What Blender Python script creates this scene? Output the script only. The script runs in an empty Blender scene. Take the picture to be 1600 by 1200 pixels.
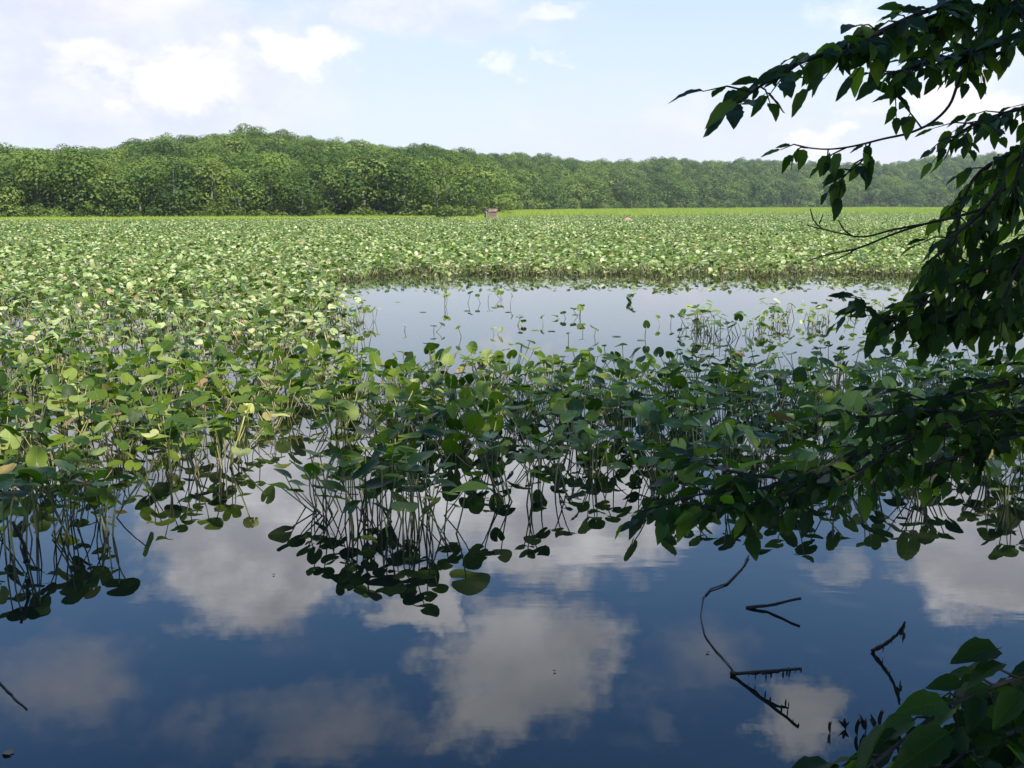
import bpy, math, random
import numpy as np
from mathutils import Vector, Matrix, noise as mnoise

# ------------------------------------------------------------------ camera, sky, sun, exposure
SC = bpy.context.scene
COL = SC.collection
R = math.radians
FPX = 1650.0            # focal length in pixels of the 1600 px wide photograph
CAMZ = 2.3
PITCH = math.atan(278 / FPX)
cd = bpy.data.cameras.new('camera'); cam = bpy.data.objects.new('camera', cd); COL.objects.link(cam)
cd.sensor_width = 36.0; cd.lens = 36.0 * FPX / 1600.0
cd.clip_start = 0.05; cd.clip_end = 20000
cam.location = (0, 0, CAMZ); cam.rotation_euler = (math.pi / 2 - PITCH, 0, 0)
SC.camera = cam

SUN_EL, SUN_H = R(50), Vector((0.60, -0.80))       # behind the camera and to its right
SUN_EXPOSURE = 0.6
w = bpy.data.worlds.new('World'); SC.world = w; w.use_nodes = True
sd = bpy.data.lights.new('sun', 'SUN'); sd.energy = 5.0; sd.angle = R(0.53); sd.color = (1.0, 0.94, 0.80)
sun = bpy.data.objects.new('sun', sd); COL.objects.link(sun)
sdir = Vector((SUN_H.x * math.cos(SUN_EL), SUN_H.y * math.cos(SUN_EL), math.sin(SUN_EL)))
sun.rotation_euler = sdir.to_track_quat('Z', 'Y').to_euler(); sun.location = sdir * 60
SC.view_settings.view_transform = 'Standard'; SC.view_settings.look = 'None'
SC.view_settings.exposure = SUN_EXPOSURE; SC.view_settings.gamma = 1
SC.view_settings.use_curve_mapping = False
SC.cycles.max_bounces = 8; SC.cycles.diffuse_bounces = 3; SC.cycles.glossy_bounces = 3
SC.cycles.transmission_bounces = 4; SC.cycles.volume_bounces = 0; SC.cycles.transparent_max_bounces = 4
SC.cycles.sample_clamp_indirect = 6

def ray(px, py):
    a = (px - 800) / FPX; b = (600 - py) / FPX
    c, s = math.cos(PITCH), math.sin(PITCH)
    return Vector((a, c + b * s, -s + b * c))
def onwater(px, py, z=0.0):
    d = ray(px, py); t = (z - CAMZ) / d.z
    return Vector((0, 0, CAMZ)) + d * t
def atY(px, py, Y):
    d = ray(px, py); return Vector((0, 0, CAMZ)) + d * (Y / d.y)

# ---- node helper
class N:
    def __init__(s, tree): s.t = tree; s.l = tree.links
    def new(s, typ, **kw):
        n = s.t.nodes.new(typ)
        for k, v in kw.items(): setattr(n, k, v)
        return n
    def put(s, sock, v):
        if isinstance(v, bpy.types.NodeSocket): s.l.new(v, sock)
        elif v is not None: sock.default_value = v
    def m(s, op, a, b=None, c=None, clamp=False):
        n = s.new('ShaderNodeMath', operation=op); n.use_clamp = clamp
        s.put(n.inputs[0], a)
        if b is not None: s.put(n.inputs[1], b)
        if c is not None: s.put(n.inputs[2], c)
        return n.outputs[0]
    def step(s, v, a, b):
        n = s.new('ShaderNodeMapRange'); n.interpolation_type = 'SMOOTHSTEP'
        s.put(n.inputs[0], v); n.inputs[1].default_value = a; n.inputs[2].default_value = b
        return n.outputs[0]
    def mix(s, f, a, b, mode='MIX'):
        n = s.new('ShaderNodeMix', data_type='RGBA', blend_type=mode)
        s.put(n.inputs[0], f); s.put(n.inputs[6], a); s.put(n.inputs[7], b)
        return n.outputs[2]
    def noise(s, vec, scale, detail=4, rough=0.55, w=None):
        n = s.new('ShaderNodeTexNoise')
        if w is not None: n.noise_dimensions = '4D'; n.inputs['W'].default_value = w
        if vec is not None: s.put(n.inputs['Vector'], vec)
        n.inputs['Scale'].default_value = scale; n.inputs['Detail'].default_value = detail
        n.inputs['Roughness'].default_value = rough
        return n.outputs[0]
    def ramp(s, f, stops, interp='LINEAR'):
        n = s.new('ShaderNodeValToRGB'); n.color_ramp.interpolation = interp
        e = n.color_ramp.elements
        while len(e) < len(stops): e.new(0.5)
        for el, (p, c) in zip(e, stops): el.position = p; el.color = (*c, 1)
        s.put(n.inputs[0], f); return n.outputs[0]

def build_world():
    t = w.node_tree; t.nodes.clear(); n = N(t)
    sky = n.new('ShaderNodeTexSky', sky_type='NISHITA'); sky.sun_disc = False
    sky.sun_elevation = SUN_EL; sky.sun_rotation = math.atan2(SUN_H.x, SUN_H.y)
    sky.air_density = 1.0; sky.dust_density = 1.2; sky.ozone_density = 2.0
    tc = n.new('ShaderNodeTexCoord'); sep = n.new('ShaderNodeSeparateXYZ'); t.links.new(tc.outputs['Generated'], sep.inputs[0])
    x, y, z = sep.outputs
    DEG = 180 / math.pi
    el = n.m('MULTIPLY', n.m('ARCSINE', z), DEG)
    az = n.m('MULTIPLY', n.m('ARCTAN2', x, y), DEG)
    # ragged outlines: the same two angles pushed about by noise
    cmb = n.new('ShaderNodeCombineXYZ')
    t.links.new(n.m('MULTIPLY', az, 0.06), cmb.inputs[0]); t.links.new(n.m('MULTIPLY', el, 0.085), cmb.inputs[1])
    v = cmb.outputs[0]
    n1 = n.noise(v, 4.0, 9, 0.62); n2 = n.noise(v, 4.0, 9, 0.62, 3.7); n3 = n.noise(v, 1.6, 6, 0.6, 8.2); n4 = n.noise(v, 9.0, 6, 0.6, 1.2)
    azw = n.m('ADD', az, n.m('MULTIPLY', n.m('SUBTRACT', n1, 0.5), 9.0))
    elw = n.m('ADD', el, n.m('MULTIPLY', n.m('SUBTRACT', n2, 0.5), 6.5))
    def blob(px, py, rx, ry, s):
        d = ray(px, py); h = math.hypot(d.x, d.y)
        a0 = math.atan2(d.x, d.y) * DEG; e0 = abs(math.atan2(d.z, h)) * DEG
        k = DEG / FPX
        u = n.m('DIVIDE', n.m('SUBTRACT', azw, a0), rx * k * 1.05); q = n.m('DIVIDE', n.m('SUBTRACT', elw, e0), ry * k)
        g = n.m('EXPONENT', n.m('MULTIPLY', n.m('ADD', n.m('POWER', n.m('ABSOLUTE', u), 3.0), n.m('POWER', n.m('ABSOLUTE', q), 3.0)), -0.7))
        return n.m('MULTIPLY', g, s)
    def total(bl):
        acc = None
        for b in bl:
            o = blob(*b); acc = o if acc is None else n.m('MAXIMUM', acc, o)
        return acc
    # heaped clouds: some seen directly (above the horizon), most of them mirrored in the pond
    heaps = total([(400, 850, 165, 115, 1.0), (560, 760, 300, 110, 1.0), (900, 790, 190, 115, 1.0), (650, 925, 85, 55, .95),
                   (815, 1050, 150, 115, .80), (1250, 1120, 70, 60, .75), (1560, 870, 120, 90, .95),
                   (80, 690, 260, 70, .95), (1290, 885, 60, 24, .42), (1010, 1110, 60, 60, .4)])
    thin = total([(90, 1050, 130, 80, .75), (480, 1010, 160, 60, .6), (470, 1130, 190, 55, .8), (1080, 1020, 120, 90, .55),
                  (1300, 700, 260, 60, .8), (700, 1010, 90, 60, .5)])
    low = total([(130, 110, 330, 110, 1.0), (620, 15, 260, 50, .7), (1180, 200, 420, 60, .62), (1560, 210, 160, 90, .8)])
    puffs = total([(285, 125, 75, 42, 1.0), (465, 85, 66, 32, .95), (782, 110, 22, 26, .55), (852, 98, 22, 12, .5), (1290, 212, 34, 20, .85),
                   (130, 95, 70, 22, .7), (1500, 165, 90, 35, .9), (1350, 15, 60, 30, .5), (850, 5, 60, 14, .45)])
    hm = n.step(n.m('ADD', heaps, n.m('MULTIPLY', n.m('SUBTRACT', n3, 0.5), 1.1)), 0.30, 0.74)
    tm = n.m('MULTIPLY', n.step(n.m('ADD', thin, n.m('MULTIPLY', n.m('SUBTRACT', n3, 0.5), 2.4)), 0.35, 1.15), 0.62)
    lm = n.m('MULTIPLY', n.step(n.m('ADD', low, n.m('MULTIPLY', n.m('SUBTRACT', n1, 0.5), 1.2)), 0.18, 0.9), 0.8)
    pm = n.step(n.m('ADD', puffs, n.m('MULTIPLY', n.m('SUBTRACT', n4, 0.5), 1.3)), 0.15, 0.95)
    # the same kind of broken cloud over the rest of the sky
    far = n.new('ShaderNodeCombineXYZ'); zz = n.m('ADD', n.m('MAXIMUM', z, 0), 0.12)
    t.links.new(n.m('DIVIDE', x, zz), far.inputs[0]); t.links.new(n.m('DIVIDE', y, zz), far.inputs[1])
    gen = n.step(n.noise(far.outputs[0], 0.8, 7, 0.6), 0.55, 0.70)
    front = n.m('MULTIPLY', n.step(n.m('ABSOLUTE', az), 46, 32), n.step(el, 44, 34))
    gen = n.m('MULTIPLY', gen, n.m('SUBTRACT', 1.0, front))
    # clear sky: physical sky, washed out towards the horizon by summer haze
    clear = n.mix(1.0, sky.outputs[0], (0.62, 0.97, 1.30, 1), 'MULTIPLY')
    clear = n.mix(1.0, clear, (0.165, 0.165, 0.165, 1), 'MULTIPLY')
    hz = n.ramp(n.m('DIVIDE', n.m('MAXIMUM', el, 0), 30), [(0.0, (0.62, 0.64, 0.69)), (0.12, (0.59, 0.64, 0.70)), (0.34, (0.46, 0.555, 0.67)), (1.0, (0.16, 0.42, 0.82))])
    hf = n.ramp(n.m('DIVIDE', n.m('MAXIMUM', el, 0), 34), [(0.0, (1, 1, 1)), (0.3, (.92, .92, .92)), (0.62, (0.3, 0.3, 0.3)), (1.0, (0, 0, 0))])
    clear = n.mix(hf, clear, hz)
    # cloud brightness: sunlit rims, greyer bellies
    shade = n.noise(v, 3.0, 5, 0.55, 5.1)
    cl_hi = n.mix(n.step(shade, 0.35, 0.66), (0.86, 0.88, 0.97, 1), (1.7, 1.71, 1.78, 1))
    cl_lo = n.mix(n.step(n1, 0.36, 0.66), (0.545, 0.56, 0.65, 1), (0.655, 0.655, 0.70, 1))
    up = n.step(el, 9, 17)
    cl = n.mix(up, cl_lo, cl_hi)
    cl = n.mix(n.m('MULTIPLY', n.step(el, 18, 25), 0.8), cl, n.mix(shade, (.62, .67, .76, 1), (1.16, 1.19, 1.27, 1)))
    c = n.mix(tm, clear, (0.95, 0.93, 0.97, 1))
    c = n.mix(lm, c, cl_lo)
    c = n.mix(n.m('MAXIMUM', hm, gen), c, cl)
    c = n.mix(n.m('MULTIPLY', pm, 0.85), c, (0.76, 0.745, 0.75, 1))
    below = n.step(z, -0.02, 0.0)
    c = n.mix(below, (0.25, 0.28, 0.3, 1), c)
    # the colours above are picture-scale; the Background strength stays that of a physical sky
    c = n.mix(1.0, c, (10, 10, 10, 1), 'MULTIPLY')
    for nd in t.nodes:
        if nd.bl_idname == 'ShaderNodeMix': nd.clamp_result = False; nd.clamp_factor = True
    bg = n.new('ShaderNodeBackground'); bg.inputs[1].default_value = 0.10
    t.links.new(c, bg.inputs[0])
    out = n.new('ShaderNodeOutputWorld'); t.links.new(bg.outputs[0], out.inputs[0])
    w.cycles.sampling_method = 'MANUAL'; w.cycles.sample_map_resolution = 1024
build_world()

# ------------------------------------------------------------------ small builders
class MB:
    """collects geometry for one mesh"""
    def __init__(s): s.v = []; s.f = []; s.uv = []; s.r = []; s.smooth = True
    def add(s, verts, faces, uvs=None, rnd=0.5):
        o = len(s.v); s.v.extend(verts); s.uv.extend(uvs if uvs else [(0.5, 0.5)] * len(verts)); s.r.extend([rnd] * len(verts))
        s.f.extend([tuple(i + o for i in f) for f in faces])
    def tube(s, pts, rads, n=5, rnd=0.5):
        pts = [Vector(p) for p in pts]; vs = []; fs = []; uv = []
        for i, p in enumerate(pts):
            t = (pts[min(i + 1, len(pts) - 1)] - pts[max(i - 1, 0)]).normalized()
            a = t.cross(Vector((0.31, 0.95, 0.1))).normalized() if abs(t.y) < 0.9 else t.cross(Vector((1, 0, 0))).normalized()
            b = t.cross(a)
            for k in range(n):
                q = 2 * math.pi * k / n
                vs.append(tuple(p + (a * math.cos(q) + b * math.sin(q)) * rads[i])); uv.append((k / n, i / (len(pts) - 1)))
        for i in range(len(pts) - 1):
            for k in range(n):
                fs.append((i * n + k, i * n + (k + 1) % n, (i + 1) * n + (k + 1) % n, (i + 1) * n + k))
        fs.append(tuple(range(n))[::-1]); fs.append(tuple((len(pts) - 1) * n + k for k in range(n)))
        s.add(vs, fs, uv, rnd)
    def mesh(s, name, mat):
        me = bpy.data.meshes.new(name); me.from_pydata([tuple(v) for v in s.v], [], s.f)
        u = me.uv_layers.new(name='UVMap'); li = np.empty(len(me.loops), dtype=np.int32); me.loops.foreach_get('vertex_index', li)
        u.data.foreach_set('uv', np.array(s.uv, dtype=np.float32)[li].ravel())
        a = me.attributes.new('rnd', 'FLOAT', 'POINT'); a.data.foreach_set('value', np.array(s.r, dtype=np.float32))
        me.materials.append(mat)
        if s.smooth: me.polygons.foreach_set('use_smooth', [True] * len(me.polygons))
        me.update(); return me
def obj(name, me, parent=None):
    o = bpy.data.objects.new(name, me); COL.objects.link(o)
    if parent is not None: o.parent = parent
    return o
def tag(o, label=None, cat=None, group=None, kind=None):
    for k, v in (('label', label), ('category', cat), ('group', group), ('kind', kind)):
        if v: o[k] = v
    return o
def empty(name, loc): 
    e = bpy.data.objects.new(name, None); e.location = loc; e.empty_display_size = 0.2; COL.objects.link(e); return e
def interp(tab, x):
    if x <= tab[0][0]: return tab[0][1]
    for (a, b), (c, d) in zip(tab, tab[1:]):
        if x <= c: return b + (d - b) * (x - a) / (c - a)
    return tab[-1][1]
def sstep(a, b, x):
    t = min(1, max(0, (x - a) / (b - a))); return t * t * (3 - 2 * t)
ORD = ['', 'first', 'second', 'third', 'fourth', 'fifth', 'sixth', 'seventh', 'eighth', 'ninth', 'tenth', 'eleventh', 'twelfth', 'thirteenth',
       'fourteenth', 'fifteenth', 'sixteenth', 'seventeenth', 'eighteenth', 'nineteenth', 'twentieth']
def ordinal(n):
    if n <= 20: return ORD[n]
    t, u = divmod(n, 10); T = {2: 'twent', 3: 'thirt', 4: 'fort', 5: 'fift', 6: 'sixt', 7: 'sevent', 8: 'eight', 9: 'ninet'}[t]
    return T + 'ieth' if u == 0 else T + 'y-' + ORD[u]
NUM = ['no', 'one', 'two', 'three', 'four', 'five', 'six', 'seven', 'eight', 'nine', 'ten', 'eleven', 'twelve']

# ------------------------------------------------------------------ materials
def material(name):
    m = bpy.data.materials.new(name); m.use_nodes = True; m.node_tree.nodes.clear()
    n = N(m.node_tree); out = n.new('ShaderNodeOutputMaterial')
    return m, n, out
def leafy(name, stops, rough=0.4, trans=0.3, spec=0.5, vein=0.0, tcol=1.5, stops_from='both', back=None, vpat='pad'):
    m, n, out = material(name)
    at = n.new('ShaderNodeAttribute', attribute_name='rnd'); oi = n.new('ShaderNodeObjectInfo')
    v = n.m('FRACT', n.m('ADD', at.outputs['Fac'], oi.outputs['Random']))
    col = n.ramp(v, stops)
    tc = n.new('ShaderNodeTexCoord')
    blot = n.noise(tc.outputs['Object'], 9.0, 3, 0.6)
    col = n.mix(n.m('MULTIPLY', n.step(blot, 0.55, 0.75), 0.25), col, n.mix(1.0, col, (1.5, 1.25, 0.7, 1), 'MULTIPLY'))
    if vein:
        uv = n.new('ShaderNodeSeparateXYZ'); n.l.new(tc.outputs['UV'], uv.inputs[0])
        if vpat == 'pad':
            side = n.m('ABSOLUTE', n.m('SUBTRACT', uv.outputs[0], 0.5))
            mid = n.step(side, 0.03, 0.008)
            ang = n.m('ARCTAN2', side, n.m('SUBTRACT', uv.outputs[1], 0.35))
            ribs = n.step(n.m('ABSOLUTE', n.m('SUBTRACT', n.m('FRACT', n.m('MULTIPLY', ang, 3.5)), 0.5)), 0.09, 0.02)
            vf = n.m('MAXIMUM', mid, n.m('MULTIPLY', ribs, 0.4))
        else:
            side = n.m('ABSOLUTE', n.m('SUBTRACT', uv.outputs[0], 0.5))
            mid = n.step(side, 0.035, 0.012)
            q = n.m('FRACT', n.m('MULTIPLY', n.m('SUBTRACT', uv.outputs[1], n.m('MULTIPLY', side, 0.55)), 11.0))
            ribs = n.step(n.m('ABSOLUTE', n.m('SUBTRACT', q, 0.5)), 0.13, 0.03)
            vf = n.m('MAXIMUM', mid, n.m('MULTIPLY', ribs, 0.6))
        col = n.mix(n.m('MULTIPLY', vf, vein), col, n.mix(1.0, col, (1.9, 1.7, 1.6, 1), 'MULTIPLY'))
    if back:
        ge = n.new('ShaderNodeNewGeometry')
        col = n.mix(n.m('MULTIPLY', ge.outputs['Backfacing'], 0.6), col, (*back, 1))
    p = n.new('ShaderNodeBsdfPrincipled'); n.put(p.inputs['Base Color'], col)
    p.inputs['Roughness'].default_value = rough; p.inputs['Specular IOR Level'].default_value = spec
    if vein:
        bp = n.new('ShaderNodeBump'); bp.inputs['Strength'].default_value = 0.25; bp.inputs['Distance'].default_value = 0.004
        n.put(bp.inputs['Height'], n.m('SUBTRACT', n.m('MULTIPLY', blot, 0.8), vf)); n.l.new(bp.outputs[0], p.inputs['Normal'])
    tr = n.new('ShaderNodeBsdfTranslucent'); n.put(tr.inputs[0], n.mix(1.0, col, (tcol, tcol * 1.15, tcol * 0.5, 1), 'MULTIPLY'))
    mx = n.new('ShaderNodeMixShader'); mx.inputs[0].default_value = trans
    n.l.new(p.outputs[0], mx.inputs[1]); n.l.new(tr.outputs[0], mx.inputs[2]); n.l.new(mx.outputs[0], out.inputs[0])
    return m
PAD_STOPS = [(0.0, (.016, .040, .004)), (0.3, (.052, .098, .006)), (0.55, (.105, .155, .011)), (0.74, (.16, .21, .024)), (0.88, (.24, .29, .07)),
             (0.975, (.30, .32, .12)), (0.992, (.36, .27, .10)), (1.0, (.26, .14, .05))]
M_pad = leafy('lily_pad_leaf', PAD_STOPS, 0.46, 0.36, 0.24, 0.35, 1.7)
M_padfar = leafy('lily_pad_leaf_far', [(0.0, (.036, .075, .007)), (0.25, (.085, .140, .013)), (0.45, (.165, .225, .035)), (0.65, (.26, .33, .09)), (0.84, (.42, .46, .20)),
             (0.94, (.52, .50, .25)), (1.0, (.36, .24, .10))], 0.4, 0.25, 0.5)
M_padyellow = leafy('lily_pad_yellow', [(0.0, (.42, .44, .12)), (1.0, (.55, .52, .20))], 0.45, 0.35)
M_padorange = leafy('lily_pad_orange', [(0.0, (.45, .27, .07)), (1.0, (.50, .34, .12))], 0.5, 0.3)
M_padbrown = leafy('lily_pad_brown', [(0.0, (.20, .11, .05)), (1.0, (.28, .17, .08))], 0.7, 0.15)
M_stalk = leafy('lily_stalk', [(0.0, (.06, .055, .02)), (0.4, (.14, .14, .045)), (0.75, (.26, .25, .09)), (1.0, (.40, .32, .16))], 0.5, 0.0)
M_tree = leafy('woodland_leaf', [(0.0, (.040, .072, .011)), (0.3, (.072, .118, .016)), (0.6, (.112, .165, .024)), (0.9, (.160, .205, .034)), (1.0, (.14, .18, .04))], 0.65, 0.25, 0.25, tcol=1.3)
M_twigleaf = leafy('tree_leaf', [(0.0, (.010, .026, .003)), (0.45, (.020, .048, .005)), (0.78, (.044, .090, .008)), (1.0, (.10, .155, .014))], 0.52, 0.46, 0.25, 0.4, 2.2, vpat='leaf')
M_grass = leafy('marsh_grass_blade', [(0.0, (.20, .29, .03)), (0.5, (.30, .38, .045)), (0.85, (.42, .46, .09)), (1.0, (.52, .48, .18))], 0.6, 0.3, 0.3)
def plain(name, c1, c2, scale, rough=0.85, bump=0.4, dist=0.01):
    m, n, out = material(name); tc = n.new('ShaderNodeTexCoord')
    f = n.noise(tc.outputs['Object'], scale, 6, 0.65); p = n.new('ShaderNodeBsdfPrincipled')
    n.put(p.inputs['Base Color'], n.mix(n.step(f, 0.3, 0.7), (*c1, 1), (*c2, 1))); p.inputs['Roughness'].default_value = rough; p.inputs['Specular IOR Level'].default_value = .2
    b = n.new('ShaderNodeBump'); b.inputs['Strength'].default_value = bump; b.inputs['Distance'].default_value = dist
    n.put(b.inputs['Height'], f); n.l.new(b.outputs[0], p.inputs['Normal']); n.l.new(p.outputs[0], out.inputs[0]); return m
M_bark = plain('grey_bark', (.018, .015, .012), (.045, .038, .030), 14)
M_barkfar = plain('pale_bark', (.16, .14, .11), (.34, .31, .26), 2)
M_wet = plain('wet_black_wood', (.012, .010, .008), (.035, .028, .022), 60, 0.55)
M_reed = plain('dry_reed_thatch', (.13, .09, .065), (.36, .26, .20), 7)
M_mud = plain('mud_mound', (.20, .13, .09), (.36, .25, .17), 6)
M_soil = plain('woodland_floor', (.030, .035, .015), (.07, .075, .03), 0.6)
M_bed = plain('bank_soil', (.04, .03, .02), (.09, .07, .045), 3)

def water_material():
    m, n, out = material('pond_water'); ge = n.new('ShaderNodeNewGeometry')
    p = n.new('ShaderNodeBsdfPrincipled'); p.inputs['Roughness'].default_value = 0.0; p.inputs['IOR'].default_value = 1.47
    f = n.noise(ge.outputs['Position'], 0.35, 3)
    n.put(p.inputs['Base Color'], n.mix(f, (.006, .008, .006, 1), (.016, .016, .010, 1)))
    mp = n.new('ShaderNodeMapping'); mp.inputs['Scale'].default_value = (0.5, 1.5, 1); n.l.new(ge.outputs['Position'], mp.inputs['Vector'])
    a = n.noise(mp.outputs[0], 2.2, 3, 0.5); patch = n.step(n.noise(ge.outputs['Position'], 0.12, 2), 0.45, 0.7)
    b = n.new('ShaderNodeBump'); b.inputs['Strength'].default_value = 1.0; b.inputs['Distance'].default_value = 0.004
    n.put(b.inputs['Height'], n.m('MULTIPLY', a, n.m('ADD', n.m('MULTIPLY', patch, 0.30), 0.10))); n.l.new(b.outputs[0], p.inputs['Normal'])
    n.l.new(p.outputs[0], out.inputs[0]); return m
M_water = water_material()

# ------------------------------------------------------------------ terrain, water, hills
SKY_TOP = [(-700, 232), (-300, 226), (0, 227), (60, 233), (150, 233), (205, 228), (240, 216), (330, 213), (400, 206), (440, 208), (500, 216), (565, 223), (600, 233),
           (680, 229), (740, 239), (820, 241), (900, 248), (980, 252), (1040, 247), (1100, 250), (1200, 251), (1300, 256), (1380, 254), (1420, 247), (1500, 241), (1600, 238), (2300, 232)]
def shore(px):      # distance of the far shore along the view axis
    return interp([(-700, 120), (0, 150), (400, 158), (640, 172), (745, 190), (790, 300), (900, 400), (1100, 520), (1300, 640), (2300, 700)], px)
def ridge(px):
    return interp([(-700, 210), (0, 240), (400, 290), (600, 330), (760, 420), (900, 520), (1100, 680), (1400, 880), (2300, 1000)], px)
def treeh(Y): return interp([(120, 7.6), (180, 8.6), (300, 11), (500, 13.5), (1000, 16)], Y)
def px_of(x, Y): return 800 + FPX * math.cos(PITCH) * x / Y * 1.0
def hill_z(x, Y):
    px = px_of(x, Y); s, r = shore(px), ridge(px)
    if Y < s: return -0.7 + 0.7 * sstep(s - 12, s, Y)
    top = CAMZ + (322 - interp(SKY_TOP, px)) / FPX * r * 1.0
    g = max(0.5, top - treeh(r) * 1.06)
    f = sstep(s, r, Y) * 0.55 + 0.45 * min(1, (Y - s) / (r - s))
    if Y > r: f = 1.0 - 0.4 * sstep(r, r * 1.8, Y)
    return 0.15 + g * f
def bank_z(x, y):
    e = 1.5 + 0.35 * math.sin(x * 0.9) + max(0, x - 3) * 0.9
    e -= max(0, -x - 4) * 0.15
    return -0.7 + 1.45 * sstep(e + 0.9, e - 1.4, y)
def terrain():
    mb = MB(); ys = [-60, -30, -15, -8, -4, -2, -1, -.4, 0, .4, .8, 1.2, 1.6, 2, 2.4, 2.8, 3.4, 4.2, 6, 8, 10, 13, 17, 22, 30, 45, 60, 80, 100, 115]
    y = 120
    while y < 1500: ys.append(y); y *= 1.045
    K = 90; v = []; f = []
    for y in ys:
        for k in range(K + 1):
            u = -1 + 2 * k / K; hw = 30 if y < 30 else max(30, y * 0.95)
            x = u * hw
            z = max(bank_z(x, y), -0.7) if y < 40 else hill_z(x, y)
            if y > 140: z += 1.2 * mnoise.noise(Vector((x / 40, y / 40, 0)))* (1 if z > 1 else 0)
            v.append((x, y, z))
    for i in range(len(ys) - 1):
        for k in range(K): a = i * (K + 1) + k; f.append((a, a + 1, a + K + 2, a + K + 1))
    mb.add(v, f); me = mb.mesh('ground', M_soil); o = obj('ground', me); tag(o, kind='structure')
terrain()
mb = MB(); mb.add([(-900, -3, 0), (1100, -3, 0), (1100, 1300, 0), (-900, 1300, 0)], [(0, 1, 2, 3)])
tag(obj('water', mb.mesh('water', M_water)), kind='structure')

# ------------------------------------------------------------------ scatter helper (stuff only)
def scatter(name, pts, sources, label):
    """pts: (x, y, z, rot, scale, index)"""
    c = bpy.data.collections.new(name + '_sources')
    for i, me in enumerate(sources):
        o = bpy.data.objects.new('%s_source_%02d' % (name, i), me); c.objects.link(o)
    me = bpy.data.meshes.new(name); me.from_pydata([p[:3] for p in pts], [], [])
    for nm, k, ty in (('rz', 3, 'FLOAT'), ('sc', 4, 'FLOAT'), ('ix', 5, 'INT')):
        a = me.attributes.new(nm, ty, 'POINT'); a.data.foreach_set('value', [p[k] for p in pts])
    o = obj(name, me)
    g = bpy.data.node_groups.new(name, 'GeometryNodeTree')
    g.interface.new_socket('Geometry', in_out='INPUT', socket_type='NodeSocketGeometry'); g.interface.new_socket('Geometry', in_out='OUTPUT', socket_type='NodeSocketGeometry')
    n = g.nodes; L = g.links
    gi = n.new('NodeGroupInput'); go = n.new('NodeGroupOutput'); ip = n.new('GeometryNodeInstanceOnPoints'); ci = n.new('GeometryNodeCollectionInfo')
    ci.inputs['Collection'].default_value = c; ci.inputs['Separate Children'].default_value = True; ci.inputs['Reset Children'].default_value = True
    def at(nm, ty):
        a = n.new('GeometryNodeInputNamedAttribute'); a.data_type = ty; a.inputs[0].default_value = nm; return a.outputs[0]
    cx = n.new('ShaderNodeCombineXYZ'); L.new(at('rz', 'FLOAT'), cx.inputs[2])
    L.new(gi.outputs[0], ip.inputs['Points']); L.new(ci.outputs[0], ip.inputs['Instance']); ip.inputs['Pick Instance'].default_value = True
    L.new(at('ix', 'INT'), ip.inputs['Instance Index']); L.new(cx.outputs[0], ip.inputs['Rotation']); L.new(at('sc', 'FLOAT'), ip.inputs['Scale'])
    L.new(ip.outputs[0], go.inputs[0])
    md = o.modifiers.new('scatter', 'NODES'); md.node_group = g
    tag(o, label, kind='stuff'); return o

# ------------------------------------------------------------------ woodland
def crown_mesh(seed, H=1.0, conifer=False, nlobe=15, per=120, spread=1.0):
    """tree of unit height"""
    r = random.Random(seed); mb = MB(); mb.smooth = False
    rx = r.uniform(0.30, 0.40) * spread; base = r.uniform(0.05, 0.16)
    lobes = []
    for i in range(nlobe):
        t = (i + 0.5) / nlobe; z = base + (0.95 - base) * t ** 0.9
        prof = math.sin(math.pi * min(1, (t * 0.86 + 0.17))) ** 0.7
        if conifer: prof = (1 - t) * 1.1 + 0.08
        a = r.uniform(0, 6.283); q = prof * rx * r.uniform(0.25, 0.95)
        lobes.append((Vector((math.cos(a) * q, math.sin(a) * q, z)), r.uniform(0.14, 0.27) * (0.55 + 0.55 * prof), r.random()))
    for c, s, tone in lobes:
        for k in range(per):
            d = Vector((r.gauss(0, 1), r.gauss(0, 1), r.gauss(0.25, 1))).normalized()
            rad = s * r.uniform(0.78, 1.06)
            p = c + Vector((d.x, d.y, d.z * 0.78)) * rad
            nrm = (d + Vector((r.gauss(0, .3), r.gauss(0, .3), r.gauss(.15, .3)))).normalized()
            t1 = nrm.cross(Vector((r.random(), r.random(), r.random()))).normalized(); t2 = nrm.cross(t1)
            e = s * r.uniform(0.06, 0.12)
            vs = [p + t1 * e * r.uniform(.7, 1.2), p + t2 * e * r.uniform(.5, 1), p - t1 * e * r.uniform(.7, 1.2), p - t2 * e * r.uniform(.5, 1)]
            mb.add(vs, [(0, 1, 2, 3)], rnd=(tone * 0.34 + r.random() * 0.08) % 1)
    return mb.mesh('crown', M_tree)
def trunk_mesh(seed):
    r = random.Random(seed); mb = MB(); x = r.uniform(-.03, .03)
    mb.tube([(0, 0, -.05), (x * .4, 0, .25), (x, .01, .55), (x * 1.2, .02, .85)], [.022, .017, .011, .003], 6)
    for k in range(5):
        a = r.uniform(0, 6.28); z = r.uniform(.25, .6)
        mb.tube([(x * z, 0, z), (math.cos(a) * .12, math.sin(a) * .12, z + .12), (math.cos(a) * .2, math.sin(a) * .2, z + .2)], [.008, .005, .002], 4)
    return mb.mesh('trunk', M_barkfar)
CROWNS = [crown_mesh(100 + i, nlobe=13 + i % 4, per=230, spread=(0.95, 1.15, 1.05, 1.25)[i % 4]) for i in range(9)]
TRUNKS = [trunk_mesh(50 + i) for i in range(4)]
JOINED = []
for i in range(6):
    mb = MB(); me = CROWNS[i].copy(); JOINED.append(me)

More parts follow.
